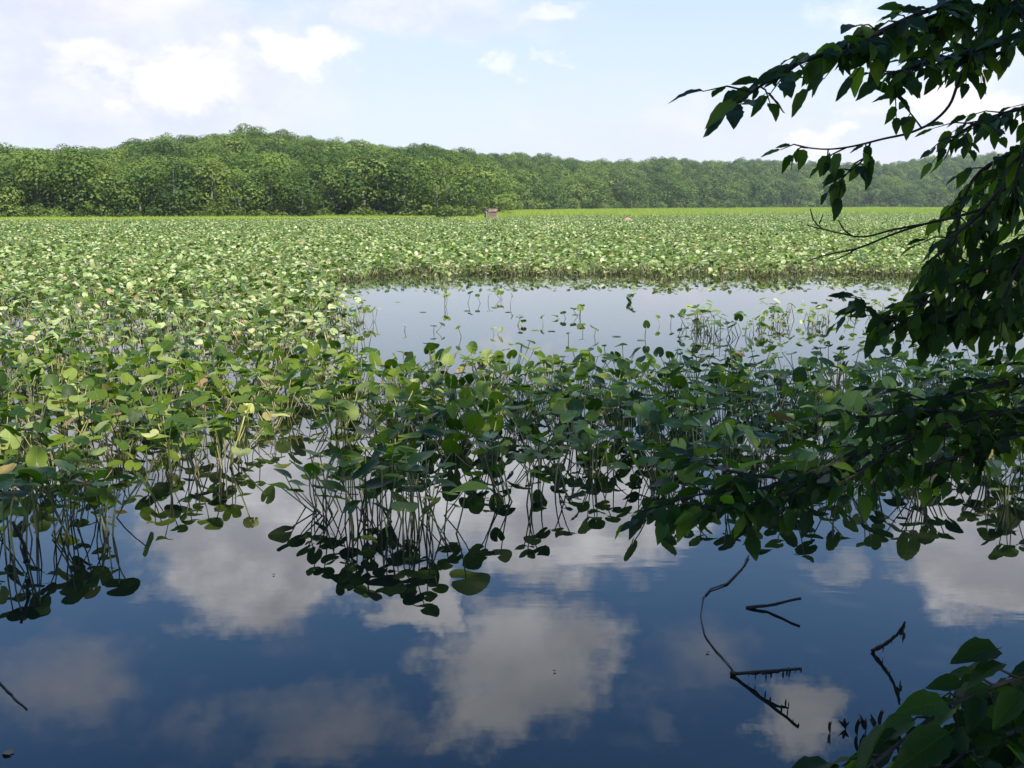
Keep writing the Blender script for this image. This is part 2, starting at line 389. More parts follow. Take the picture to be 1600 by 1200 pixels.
def woodland():
    r = random.Random(7); cand = []
    # rows of trees from the shore up to the ridge
    for row in range(17):
        t = row / 16.0
        px = -140 + r.uniform(0, 30)
        while px < 1740:
            s, g = shore(px), ridge(px)
            Y = s + 1.5 + (g - s) * (t ** 1.15) + r.uniform(-.5, .5) * (g - s) / 18
            h = treeh(Y) * (r.uniform(0.78, 1.2) if row < 11 else r.uniform(.86, 1.04)) * (1.08 if row == 0 else 1)
            wpx = h * 0.62 * FPX / Y
            x = (px - 800) / FPX / math.cos(PITCH) * Y
            cand.append((px, Y, x, h, row)); px += wpx * (r.uniform(0.72, 1.05) if row < 11 else r.uniform(.45, .75))
    # the domed tree standing out on the hill top
    cand.append((398, 288, (398 - 800) / FPX / math.cos(PITCH) * 288, 11.5, 99))
    return cand
cand = woodland()
rT = random.Random(11)
def place_tree(px, Y, x, h, row):
    z = hill_z(x, Y) - 0.15
    return Vector((x, Y, z + (1.3 if row == 99 else 0)))
vis = [c for c in cand if -30 < c[0] < 1630]
def show_size(c):
    px, Y, x, h, row = c
    front = 1.6 if row == 0 else (1.25 if row == 1 else 1.0)
    return (2.0 if row == 99 else front) * h / Y + (0.02 if row in (0, 16) and px > 760 else 0)
vis.sort(key=show_size, reverse=True)
indiv = vis[:292]; iset = set(map(id, indiv)); rest = [c for c in cand if id(c) not in iset]
indiv.sort(key=lambda c: (c[4], c[0])); rank = {}
for c in indiv:
    px, Y, x, h, row = c
    tr = empty('broadleaf_tree', place_tree(*c)); k = rT.randrange(9)
    sx = h * rT.uniform(1.12, 1.5)
    tr.rotation_euler.z = rT.uniform(0, 6.28); tr.scale = (sx, sx, h)
    if row == 99: k = 3; tr.scale = (h * 1.45, h * 1.45, h)
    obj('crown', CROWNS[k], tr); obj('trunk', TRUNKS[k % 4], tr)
    side = 'near wooded hill' if px < 770 else 'far wooded shore'
    kk = (row, px < 770); rank[kk] = rank.get(kk, 0) + 1
    if row == 99: lab = 'dome-shaped green tree standing highest on the crest of the near wooded hill'
    else:
        rn = 'row along the water' if row == 0 else ('row along the skyline' if row == 16 else 'row %s up the slope' % ('just' if row == 1 else NUM[row] if row <= 12 else ordinal(row)))
        rn = 'front row along the marsh' if row == 0 else 'skyline row' if row == 16 else '%s row back' % ordinal(row + 1)
        lab = 'green tree %s from the left, %s, %s' % (ordinal(rank[kk]), rn, side)
    tag(tr, lab, 'tree', 'broadleaf trees on the hills beyond the marsh')
scatter('forest', [(*place_tree(*c), rT.uniform(0, 6.28), c[3] * rT.uniform(.95, 1.12), rT.randrange(9)) for c in rest], CROWNS, 'distant green forest canopy behind the tree line')
# shrubs along the foot of the wood
def shrub_mesh(seed):
    r = random.Random(seed); mb = MB(); mb.smooth = False
    for l in range(7):
        c = Vector((r.uniform(-.5, .5), r.uniform(-.3, .3), r.uniform(.2, .6))); s = r.uniform(.22, .4)
        for k in range(90):
            d = Vector((r.gauss(0, 1), r.gauss(0, 1), r.gauss(0.3, 1))).normalized(); p = c + d * s * r.uniform(.7, 1.05)
            nrm = (d + Vector((r.gauss(0, .5),) * 3)).normalized(); t1 = nrm.cross(Vector((.3, .5, .8))).normalized(); t2 = nrm.cross(t1); e = r.uniform(.04, .08)
            mb.add([p + t1 * e, p + t2 * e * .7, p - t1 * e, p - t2 * e * .7], [(0, 1, 2, 3)], rnd=r.uniform(0.2, .5))
    return mb.mesh('shrub', M_tree)
SHRUBS = [shrub_mesh(i) for i in range(4)]
rS = random.Random(3); sp = []
px = -100
while px < 1740:
    Y = shore(px) - rS.uniform(0.5, 3) * (1 + (px > 760) * rS.choice((3, 3, 14))); sc = rS.uniform(1.2, 3.0) * (1 + (px > 760) * 1.1)
    sp.append(((px - 800) / FPX / math.cos(PITCH) * Y, Y, 0, rS.uniform(0, 6.28), sc, rS.randrange(4)))
    px += sc * FPX / Y * rS.uniform(.35, .9)
scatter('undergrowth', sp, SHRUBS, 'low green bushes at the foot of the wood')
for (bx, by, Y, s, lab) in ((700, 333, 170, 3.2, 'rounded green bush at the end of the near wood, left of the reed blind'),
                            (728, 333, 176, 2.6, 'small green bush beside the reed blind at the marsh edge')):
    b = empty('bush', ((bx - 800) / FPX * Y, Y - 4, 0)); b.scale = (s, s, s); obj('foliage', SHRUBS[0 if s > 3 else 2], b)
    m_ = MB(); m_.tube([(0, 0, -.1), (.02, 0, .5)], [.04, .02], 5); obj('stem', m_.mesh('stem', M_barkfar), b)
    tag(b, lab, 'bush')

# ------------------------------------------------------------------ spatterdock leaves and plants
def pad_leaf(mb, M, L, seed, rings=3, segs=16, rnd=0.5, cup=None, ragged=0.0):
    """heart-shaped leaf: stalk joins at the origin, tip along +Y, face up +Z"""
    r = random.Random(seed); cup = r.uniform(-.05, .28) if cup is None else cup
    fold = r.uniform(0, .3); droop = r.uniform(-.1, .35); ph = r.uniform(0, 6.28); wv = r.uniform(.01, .05)
    vs = [Vector((0, 0, 0))]; uv = [(0.5, 0.35)]
    notch = R(168)
    outl = []
    for k in range(segs + 1):
        th = -notch + 2 * notch * k / segs; a = abs(th)
        rr = 0.60 - 0.17 * sstep(0, 1.25, a) + 0.02 * sstep(1.4, 2.5, a) - 0.10 * sstep(2.55, 2.93, a)
        if ragged: rr *= 1 - ragged * r.random()
        outl.append((th, rr))
    for q in range(1, rings + 1):
        f = (q / rings) ** 0.85
        for th, rr in outl:
            x, y = math.sin(th) * rr * f, math.cos(th) * rr * f
            z = cup * (x * x) * 1.6 + fold * abs(x) * .5 - droop * max(0, y) ** 2 * .9 + wv * math.sin(3 * th + ph) * f * f - droop * .5 * max(0, -y) ** 2
            vs.append(Vector((x, y, z))); uv.append((0.5 + x, 0.35 + y))
    fs = []; m = segs + 1
    for k in range(segs): fs.append((0, 1 + k + 1, 1 + k))
    for q in range(1, rings):
        for k in range(segs):
            a = 1 + (q - 1) * m + k; b = 1 + q * m + k; fs.append((a, a + 1, b + 1, b))
    mb.add([M @ (v * L) for v in vs], fs, uv, rnd)
def orient(p, yaw, tilt, roll=0):
    return Matrix.Translation(p) @ Matrix.Rotation(yaw, 4, 'Z') @ Matrix.Rotation(tilt, 4, 'X') @ Matrix.Rotation(roll, 4, 'Y')
def stalk_pts(b, p, r, n=5, bow=0.1):
    b = Vector(b); p = Vector(p); d = p - b; side = Vector((r.uniform(-1, 1), r.uniform(-1, 1), 0)) * bow * d.length
    return [b + d * t + side * math.sin(math.pi * t) * (0.5 + .5 * t) for t in [i / (n - 1) for i in range(n)]]

class Template: pass
def plant_template(seed, nl, hr=(.10, .44), Lr=((.12, .18), (.16, .235))):
    r = random.Random(seed); T = Template(); T.parts = []; T.n = nl
    a0 = r.uniform(0, 6.28)
    for k in range(nl):
        a = a0 + k * 2.4 + r.uniform(-.4, .4); lean = r.uniform(.02, .30) * (1 if k else .2)
        hgt = r.uniform(*hr); L = r.choice((r.uniform(*Lr[0]), r.uniform(*Lr[1])))
        p = Vector((math.cos(a) * lean * 1.3, math.sin(a) * lean * 1.3, hgt))
        b = Vector((math.cos(a) * lean * .25, math.sin(a) * lean * .25, -.08))
        tilt = r.choice([r.gauss(.1, .25), r.gauss(.65, .35), r.gauss(-.35, .35), r.gauss(.2, .5)]); mb = MB()
        pad_leaf(mb, orient(p, a - math.pi / 2 + r.gauss(0, .8), tilt, r.gauss(0, .2)), L, seed * 50 + k, 3, 15, rnd=0.0, ragged=r.choice((0, .04, .10)))
        lm = mb.mesh('leaf', M_pad); sb = MB(); sb.tube(stalk_pts(b, p, r), [.0062, .006, .0055, .005, .0045], 5, rnd=0); sm = sb.mesh('stalk', M_stalk)
        T.parts.append((lm, sm))
    return T
TEMPL = [plant_template(900 + i, 9 + i % 4) for i in range(18)]
TALL = [plant_template(960 + i, 6, (.22, .50), ((.15, .20), (.18, .25))) for i in range(5)]
rP = random.Random(21)
def add_plant(T, loc, rot, sc):
    e = empty('spatterdock_plant', loc); e.rotation_euler.z = rot; e.scale = (sc,) * 3
    for lm, sm in T.parts:
        lf = bpy.data.objects.new('leaf', lm); COL.objects.link(lf); lf.parent = e
        st = bpy.data.objects.new('stalk', sm); COL.objects.link(st); st.parent = lf
        u = rP.random()
        if u < .008 or u > .990:
            lf.material_slots[0].link = 'OBJECT'; lf.material_slots[0].material = M_padyellow if u < .02 else (M_padbrown if u > .993 else M_padorange)
    return e
GRP = 'spatterdock plants standing in the pond'

# foreground clumps, leaf by leaf: (leaf x, leaf y, waterline y, width px, tilt, yaw)
def custom(leaves, base, label, seed):
    r = random.Random(seed); B = onwater(*base); e = empty('spatterdock_plant', B)
    for i, (lx, ly, wy, wd, tilt, yaw) in enumerate(leaves):
        Y = onwater(lx, wy).y; p = atY(lx, ly, Y); L = wd / FPX * Y / 0.88
        q = p - B; mb = MB(); pad_leaf(mb, Matrix.Translation(q) @ Matrix.Rotation(-.26, 4, 'X') @ orient(Vector((0, 0, 0)), yaw, tilt * .75, r.gauss(0, .15)), L, seed * 70 + i, 4, 22, rnd=0, ragged=.04)
        lf = obj('leaf', mb.mesh('leaf', M_pad), e)
        b = Vector((r.uniform(-.07, .07) + q.x * .25, r.uniform(-.05, .05) + q.y * .5, -.06)); sb = MB()
        sb.tube(stalk_pts(b, q, r, 6, .07), [.0065, .0065, .006, .0055, .005, .0045], 6, rnd=0); obj('stalk', sb.mesh('stalk', M_stalk), lf)
    return tag(e, label, 'water plant', GRP)
custom([(440, 762, 797, 40, .3, 1.5), (464, 756, 798, 32, -.3, -1.2), (475, 735, 797, 34, .9, 1.2), (500, 713, 805, 34, .2, -.4), (484, 708, 800, 28, .4, .6),
        (520, 762, 815, 46, .6, .9), (505, 776, 812, 30, -.1, -.9), (462, 768, 806, 28, .2, 2.2)], (520, 806),
       'shaded plant at the left end of the front clump, leaves leaning out over bare water', 1)
custom([(533, 705, 812, 36, -.2, .3), (549, 722, 822, 42, .5, -.3), (571, 737, 832, 46, .9, -.7), (571, 702, 815, 26, .2, 1.0), (549, 793, 838, 34, 1.0, -.8),
        (540, 748, 825, 36, .3, .5), (530, 730, 818, 32, -.3, 1.7), (560, 762, 832, 34, .2, 2.6)], (556, 826),
       'shaded plant second from the left in the front clump of tangled stalks', 2)
custom([(597, 731, 828, 32, .3, -.4), (587, 760, 832, 56, .25, -1.2), (597, 795, 842, 34, .7, 1.1), (613, 714, 818, 36, -.3, .2), (602, 709, 815, 24, .5, 1.5),
        (576, 842, 852, 26, .3, .5), (618, 745, 832, 34, .2, 2.0)], (598, 832),
       'shaded plant in the middle of the front clump with a broad drooping leaf', 3)
custom([(632, 792, 846, 46, .55, .1), (640, 764, 838, 42, .4, -.7), (661, 716, 834, 50, .7, -.6), (664, 690, 812, 30, .3, -.8), (635, 725, 826, 26, .2, .7),
        (634, 708, 818, 30, -.2, .1), (681, 745, 832, 32, .35, -1.0), (644, 738, 836, 34, .1, 2.5)], (640, 836),
       'tall shaded plant in the front clump, one leaf raised above the others', 4)
custom([(727, 767, 836, 62, .18, -1.35), (674, 793, 836, 36, 1.0, -.9), (700, 772, 826, 34, .2, .9), (712, 790, 830, 26, .4, 2.2), (668, 778, 838, 30, .1, 1.2)], (690, 838),
       'shaded plant at the right end of the front clump with a long slanting leaf', 5)
custom([(755, 698, 784, 38, .5, .8), (782, 696, 782, 34, .3, -.7), (777, 729, 784, 26, -.3, .3), (748, 707, 784, 30, .1, 2.2)], (805, 783),
       'plant whose parallel stalks lean left from one point on open water', 6)
custom([(819, 717, 786, 34, .7, .4), (842, 712, 788, 38, .3, -.5), (836, 738, 790, 28, .2, 1.4), (824, 700, 784, 28, .2, -.2), (850, 752, 792, 24, .6, 2.0)], (832, 790),
       'plant on straight upright stalks with one pale grey-green leaf facing the bank', 7)
custom([(880, 700, 768, 26, .4, .3), (868, 712, 770, 24, .2, -1.1), (892, 690, 762, 24, .3, .9)], (876, 770),
       'small three-leaved plant just right of the straight upright stalks', 8)
custom([(935, 684, 742, 30, .5, .2), (960, 676, 736, 26, .3, -.7), (945, 700, 744, 24, .2, 1.6)], (945, 744),
       'small plant with dark round leaves in the gap before the low leafy bough', 9)
custom([(175, 747, 833, 50, .15, -1.1), (150, 771, 834, 36, .5, .5), (125, 740, 826, 30, .2, 1.2), (168, 780, 838, 28, 1.0, .3), (145, 742, 824, 44, -.3, .3),
        (190, 760, 836, 28, .1, 2.0)], (170, 836),
       'shaded plant with a flat dark leaf at the outer corner of the left clump', 10)
custom([(93, 765, 842, 42, .3, -.6), (72, 737, 830, 30, .6, .5), (105, 752, 834, 32, .2, 1.7), (62, 752, 838, 28, -.2, -.2), (118, 787, 842, 28, .6, 2.2)], (96, 840),
       'shaded plant with drooping leaves inside the left clump', 11)
custom([(21, 773, 868, 54, .3, .5), (40, 745, 852, 34, .2, -1.2), (5, 762, 862, 44, .5, .2), (28, 800, 864, 30, .7, 1.3), (50, 758, 856, 30, .1, 2.2)], (22, 864),
       'dark plant cut by the left edge, its leaves mirrored as black discs', 12)
custom([(208, 728, 752, 28, .9, .3), (245, 684, 750, 34, .3, -.9), (228, 700, 752, 30, -.3, .8), (252, 700, 752, 24, .2, 1.7)], (232, 752),
       'sunlit plant with one bright green leaf turned to the bank', 13)
custom([(285, 674, 740, 26, .3, .6), (300, 690, 744, 22, .9, .1), (320, 666, 742, 40, .3, -.5), (308, 702, 746, 20, .2, 1.3), (292, 662, 738, 28, .3, 1.3)], (308, 742),
       'sunlit plant with fanned stalks on the open edge of the left pad mat', 14)
custom([(345, 659, 728, 34, .5, -.2), (361, 664, 730, 30, .2, .8), (338, 672, 732, 28, .3, -1.0), (355, 648, 726, 32, -.2, .2)], (346, 730),
       'sunlit plant with straw-coloured stalks beside the curled yellow leaf', 15)
custom([(403, 689, 722, 18, .3, -.6), (407, 719, 722, 18, .1, 1.2)], (412, 722), 'tiny two-leaved plant alone in the gap between both pad mats', 16)
custom([(246, 640, 742, 30, .6, .6), (270, 655, 742, 28, .3, -.2)], (262, 742), 'thin two-leaved plant behind the bright green leaf', 17)
# the curled yellow leaf on its tall bent stalk
e = empty('spatterdock_plant', onwater(357, 728)); r = random.Random(5); B = onwater(357, 728)
top = atY(385, 640, B.y) - B; mb = MB()
for k in range(7):
    a = k / 7 * 6.28; pad_leaf(mb, orient(top + Vector((math.cos(a) * .03, math.sin(a) * .03, 0)), a, 1.05, 0), .11, k, 3, 12, rnd=.2, ragged=.1)
lf = obj('leaf', mb.mesh('leaf', M_padyellow), e); sb = MB(); sb.tube([(0, 0, -.05), (.06, 0, .16), (.115, 0, .3), tuple(top)], [.008, .0075, .007, .007], 6)
obj('stalk', sb.mesh('stalk', M_padyellow), lf); tag(e, 'curled yellow-green leaf held up on a thick bent pale stalk', 'water plant', GRP)

for q_, (bx_, by_, t_) in enumerate([(497, 792, 3), (545, 800, 7), (590, 806, 1), (632, 812, 9), (668, 806, 12), (575, 786, 5), (640, 786, 14)]):
    P_ = onwater(bx_, by_); tag(add_plant(TALL[q_ % 5], P_, q_ * 1.3, .92), 'shaded plant %s from the left in the back of the front clump' % ordinal(q_ + 1), 'water plant', GRP)
for q_, (bx_, by_) in enumerate([(-25, 846), (14, 842), (60, 840), (110, 822), (160, 812)]):
    P_ = onwater(bx_, by_); tag(add_plant(TALL[(q_ * 2) % 5], P_, q_ * 1.9 + 1, .95), 'shaded plant %s from the left in the back of the left corner clump' % ordinal(q_ + 1), 'water plant', GRP)
def in_mat(px, py):
    """density of standing plants at a waterline pixel, 0 to 1"""
    if 424 < py < 436 + 3 * math.sin(px * .013) and px > 640 and mnoise.noise(Vector((px * .03, py * .3, 2))) > .02: return .4
    if py < 425 + 2.5 * math.sin(px * .021) + 1.5 * math.sin(px * .09):
        return 1.0
    front = interp([(-60, 800), (0, 790), (60, 775), (200, 752), (340, 728), (385, 700), (440, 672), (480, 672), (560, 700), (640, 722), (760, 738), (900, 742), (1000, 768), (1100, 785), (1660, 800)], px)
    if py > front: return 0
    left_edge = interp([(427, 640), (437, 560), (450, 505), (478, 535), (520, 552), (560, 545), (590, 560), (610, 900)], py)
    if px < left_edge + 6 * math.sin(py * .4):
        d = .86
        if 505 < py < 590: d = 0.5
        if 400 < px and 560 < py < 640: d = .7
        return d
    back = interp([(540, 592), (700, 588), (760, 580), (900, 590), (1060, 588), (1500, 588), (1600, 585)], px)
    if py > back: return 0.8 if px < 1000 else .9
    if 1085 < px < 1320 and 500 < py < 528: return .28
    if 1335 < px < 1420 and 495 < py < 520: return .3
    return 0
auto = []
r = random.Random(77); tries = 0
Yn, Yf = onwater(800, 800).y, onwater(800, 572).y
while tries < 60000 and len(auto) < 262:
    tries += 1
    Y = r.uniform(Yn, Yf); X = r.uniform(-.53, .53) * Y
    px = 800 + X / Y * FPX * math.cos(PITCH); py = 600 - FPX * math.tan(PITCH - math.atan2(CAMZ, Y))
    px = 800 + X * FPX / (Y * math.cos(PITCH) + CAMZ * math.sin(PITCH))
    d = in_mat(px, py)
    if r.random() > d: continue
    if any((X - a[0]) ** 2 + (Y - a[1]) ** 2 < .40 ** 2 / (d + .02) * .85 for a in auto): continue
    auto.append((X, Y, px, py))
auto.sort(key=lambda a: a[1])
ROWN = 17; rk = {}
rows = [auto[i * ROWN:(i + 1) * ROWN] for i in range((len(auto) + ROWN - 1) // ROWN)]
for ri, row in enumerate(rows):
    row.sort(key=lambda a: a[0])
    for ci_, (X, Y, px, py) in enumerate(row):
        T = TEMPL[r.randrange(18)]; e = add_plant(T, (X, Y, 0), r.uniform(0, 6.28), r.uniform(.85, 1.15))
        lit = 'sunlit' if (px < 620 and py < 765) else 'shaded' if px > 950 else 'half-shaded'
        tag(e, '%s %s-leaved plant, %s from the left in the %s row of the pad mat' % (lit, NUM[T.n], ordinal(ci_ + 1), ordinal(ri + 1)), 'water plant', GRP)
EDGE_Y = max(a[1] for a in auto) if auto else Yf

# lone pads standing in the open pool
lone = [(695, 462, 12, 'pale'), (735, 458, 9, ''), (746, 462, 8, ''), (765, 460, 9, ''), (782, 458, 12, ''), (800, 462, 8, ''), (633, 508, 7, 'pale'), (678, 510, 10, ''), (716, 512, 9, 'pale'), (770, 514, 10, 'pale'),
        (848, 494, 8, ''), (880, 489, 10, ''), (909, 478, 11, ''), (910, 507, 11, ''), (930, 514, 16, ''), (944, 540, 8, ''), (985, 462, 12, ''), (1010, 508, 12, ''), (1028, 495, 8, ''), (1050, 495, 8, ''), (1062, 516, 8, ''),
        (1085, 488, 11, ''), (582, 485, 12, 'pale'), (570, 522, 10, ''), (888, 520, 8, 'pale'), (812, 496, 10, ''), (1325, 493, 12, '')]
def lone_plants():
    r = random.Random(9)
    lone.sort()
    for i, (px, py, wd, tone) in enumerate(lone):
        hpx = r.uniform(9, 20); base = onwater(px + r.uniform(-6, 6), py + hpx * .9); e = empty('spatterdock_plant', base)
        for k in range(1 if wd < 10 else r.choice((1, 2, 3))):
            lx, ly = px + (k and r.uniform(-14, 14)), py + (k and r.uniform(-3, 9)); q = atY(lx, ly, base.y + r.uniform(-.1, .1)) - base; q.z = max(q.z, .02)
            mb = MB(); pad_leaf(mb, orient(q, r.uniform(0, 6.28), r.gauss(.4, .5)), wd / FPX * base.y * 1.15, 500 + i * 3 + k, 3, 14)
            lf = obj('leaf', mb.mesh('leaf', M_padyellow if tone else M_pad), e); sb = MB(); sb.tube(stalk_pts((0, 0, -.05), q, r, 4, .12), [.006, .006, .005, .005], 4)
            obj('stalk', sb.mesh('stalk', M_stalk), lf)
        tag(e, '%s plant, %s from the left among those dotted over the open pool' % ('pale green' if tone else 'dark green', ordinal(i + 1)), 'water plant', 'lone plants in the open pool')
lone_plants()

# ---- the rest of the lily marsh: nobody could count it
def patch_mesh(seed, nl, size, rings, segs, stalks=True, hmin=.15, hmax=.48):
    r = random.Random(seed); mb = MB()
    for k in range(nl):
        x, y = r.uniform(-.5, .5) * size, r.uniform(-.5, .5) * size; h = r.uniform(hmin, hmax); a = r.uniform(0, 6.28)
        tilt = r.choice([r.gauss(.1, .25), r.gauss(.6, .35), r.gauss(.0, .4)]); rv = r.random()
        pad_leaf(mb, orient(Vector((x, y, h)), a, tilt, r.gauss(0, .25)), r.uniform(.11, .19), seed * 99 + k, rings, segs, rnd=rv)
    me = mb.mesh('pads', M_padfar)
    if stalks:
        o = len(mb.v); sb = MB()
        me.materials.append(M_stalk); k0 = len(mb.f)
        for k in range(int(nl * .9)):
            x, y = r.uniform(-.5, .5) * size, r.uniform(-.5, .5) * size; q = Vector((x + r.uniform(-.15, .15), y + r.uniform(-.15, .15), r.uniform(hmin, hmax * .72)))
            mb.tube([(x, y, -.05), tuple(q)], [.007, .006], 3, rnd=r.random())
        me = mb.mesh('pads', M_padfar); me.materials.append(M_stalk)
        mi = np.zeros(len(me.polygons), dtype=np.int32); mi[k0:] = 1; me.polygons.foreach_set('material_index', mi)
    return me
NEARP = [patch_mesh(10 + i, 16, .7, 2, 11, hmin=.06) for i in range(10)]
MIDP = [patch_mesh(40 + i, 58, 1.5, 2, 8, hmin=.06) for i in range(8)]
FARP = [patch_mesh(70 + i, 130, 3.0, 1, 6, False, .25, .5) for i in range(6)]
def marsh():
    r = random.Random(5); pts = []
    # 13 to 34 m: small patches
    def pix(X, Y): 
        dn = Y * math.cos(PITCH) + CAMZ * math.sin(PITCH)
        return 800 + X * FPX / dn, 600 + FPX * (CAMZ * math.cos(PITCH) - Y * math.sin(PITCH)) / dn
    Y = EDGE_Y - 1.2
    while Y < 36:
        X = -.55 * Y
        while X < .55 * Y:
            x, y = X + r.uniform(-.25, .25), Y + r.uniform(-.25, .25); px, py = pix(x, y); d = in_mat(px, py)
            dn = mnoise.noise(Vector((x * .16, y * .42, 3))) 
            if y > EDGE_Y - .25 and r.random() < d * (1.0 if dn > -.2 else .3): pts.append((x, y, 0, r.uniform(0, 6.28), r.uniform(.85, 1.15), r.randrange(10)))
            X += .52
        Y += .52
    scatter('lily_pads_near', pts, NEARP, 'dense lily pads covering the water behind the front rows')
    pts = []; Y = 36
    while Y < 80:
        X = -.56 * Y
        while X < .56 * Y:
            x, y = X + r.uniform(-.5, .5), Y + r.uniform(-.5, .5); dn = mnoise.noise(Vector((x * .05, y * .22, 7)))
            if r.random() < (1 if dn > -.18 else .22): pts.append((x, y, 0.02, r.uniform(0, 6.28), r.uniform(.9, 1.2), r.randrange(8)))
            X += 1.15
        Y += 1.15
    scatter('lily_pads_middle', pts, MIDP, 'carpet of lily pads across the middle of the marsh')
    pts = []; Y = 80
    while Y < 330:
        X = -.56 * Y; st = 2.2 if Y < 150 else 3.2
        while X < .56 * Y:
            x, y = X + r.uniform(-1, 1), Y + r.uniform(-1, 1)
            if y < shore(px_of(x, y)) - 14 and mnoise.noise(Vector((x * .02, y * .07, 1))) > -.3: pts.append((x, y, 0.05, r.uniform(0, 6.28), r.uniform(.9, 1.3), r.randrange(6)))
            X += st
        Y += st
    scatter('lily_pads_distant', pts, FARP, 'distant lily pads reading as one pale green sheet')
marsh()
def grass_mesh(seed):
    r = random.Random(seed); mb = MB(); mb.smooth = False
    for k in range(170):
        x, y = r.gauss(0, 1.1), r.gauss(0, .8); h = r.uniform(.45, 1.0); a = r.uniform(0, 6.28); w_ = r.uniform(.02, .045); lx, ly = r.gauss(0, .2), r.gauss(0, .2)
        c, s = math.cos(a) * w_, math.sin(a) * w_
        mb.add([(x - c, y - s, -.1), (x + c, y + s, -.1), (x + lx * .5 + c * .7, y + ly * .5 + s * .7, h * .6), (x + lx, y + ly, h), (x + lx * .5 - c * .7, y + ly * .5 - s * .7, h * .6)], [(0, 1, 2, 3, 4)], rnd=r.random())
    return mb.mesh('tuft', M_grass)
GR = [grass_mesh(i) for i in range(6)]
def grasses():
    r = random.Random(15); pts = []
    for _ in range(9000):
        px = r.uniform(-60, 1660); s = shore(px)
        dep = interp([(-60, 22), (300, 16), (700, 10), (790, 120), (1000, 260), (1300, 370), (1660, 430)], px)
        Y = s - dep * r.random() ** (1.0 if px > 760 else 1.3)
        if px < 760: Y += 2
        sc = r.uniform(.6, 1.15) * (1 if Y < 200 else .8 + Y / 500) * (1.0 if px > 760 else .8)
        if r.random() < .15 and px < 640: sc *= 1.25
        pts.append(((px - 800) / FPX / math.cos(PITCH) * Y, Y, 0, r.uniform(0, 6.28), sc, r.randrange(6)))
    scatter('marsh_grass', pts, GR, 'bright yellow-green marsh grass in front of the wood')
grasses()

# ------------------------------------------------------------------ reed blind and mound in the marsh
def blind():
    Y = 150.0; o = atY(767, 338, Y); e = empty('duck_blind', (o.x, Y, 0)); e.rotation_euler.z = .25; e.scale = (.8, .8, 1.2)
    def box(x0, x1, y0, y1, z0, z1, seed=0, jag=.03):
        r = random.Random(seed); mb = MB(); mb.smooth = False
        vs = [(x + r.uniform(-jag, jag), y + r.uniform(-jag, jag), z + r.uniform(-jag, jag)) for z in (z0, z1) for y in (y0, y1) for x in (x0, x1)]
        mb.add(vs, [(0, 1, 5, 4), (1, 3, 7, 5), (3, 2, 6, 7), (2, 0, 4, 6), (4, 5, 7, 6), (0, 2, 3, 1)]); return mb
    def wall(a, b, seed):
        r = random.Random(seed); mb = MB(); mb.smooth = False; n_ = 26
        for k in range(n_):
            t = k / (n_ - 1); x = a[0] + (b[0] - a[0]) * t; y = a[1] + (b[1] - a[1]) * t; h = 1.25 + r.uniform(-.12, .15)
            mb.tube([(x, y, .38 + r.uniform(-.05, .05)), (x + r.uniform(-.05, .05), y + r.uniform(-.05, .05), h)], [.055, .03], 5)
        return mb.mesh('reed_wall', M_reed)
    for k, (a, b) in enumerate((((-.95, -.5), (.95, -.5)), ((.95, -.5), (.95, .6)), ((-.95, .6), (.95, .6)), ((-.95, -.5), (-.95, .6)))): obj('reed_wall', wall(a, b, k), e)
    for x in (-.95, .95):
        for y in (-.56, .66):
            mb = MB(); mb.tube([(x, y, -.6), (x, y, 1.3)], [.06, .05], 6); obj('post', mb.mesh('post', M_barkfar), e)
    obj('floor', box(-.9, .9, -.45, .55, .36, .44, 9, 0).mesh('floor', M_reed), e)
    mb = box(-.6, 1.0, -.62, .2, 1.32, 1.52, 4, .08); mb2 = mb; r = random.Random(3)
    for k in range(40):
        x, y = r.uniform(-.7, 1.0), r.uniform(-.6, .3); mb.tube([(x, y, 1.4), (x + r.uniform(-.3, .3), y + r.uniform(-.2, .2), 1.55 + r.uniform(0, .16))], [.04, .02], 4)
    obj('roof', mb.mesh('roof', M_reed), e)
    tag(e, 'small reed-covered duck blind on posts at the far edge of the marsh', 'duck blind')
blind()
def mound():
    Y = 128.0; o = atY(980, 340, Y); mb = MB(); r = random.Random(2); K = 14; vs = []; fs = []
    for j in range(6):
        t = j / 5; rad = .72 * math.cos(t * 1.5) ** .7
        for k in range(K):
            a = 6.283 * k / K; q = rad * r.uniform(.9, 1.1); vs.append((math.cos(a) * q, math.sin(a) * q, -.2 + 1.02 * math.sin(t * 1.57) + r.uniform(-.03, .03)))
    for j in range(5):
        for k in range(K): fs.append((j * K + k, j * K + (k + 1) % K, (j + 1) * K + (k + 1) % K, (j + 1) * K + k))
    fs.append(tuple(5 * K + k for k in range(K))); mb.add(vs, fs)
    for k in range(70):
        a = r.uniform(0, 6.28); q = r.uniform(.1, .7); z = -.1 + .85 * math.sqrt(max(0, 1 - (q / .75) ** 2)); mb.tube([(math.cos(a) * q, math.sin(a) * q, z), (math.cos(a + .5) * q * 1.1, math.sin(a + .5) * q * 1.1, z + r.uniform(-.02, .1))], [.02, .012], 3)
    m_ = obj('muskrat_lodge', mb.mesh('muskrat_lodge', M_mud)); m_.location = (o.x, Y, .12)
    tag(m_, 'low brown muskrat lodge of mud and stems among the lily pads', 'lodge')
mound()

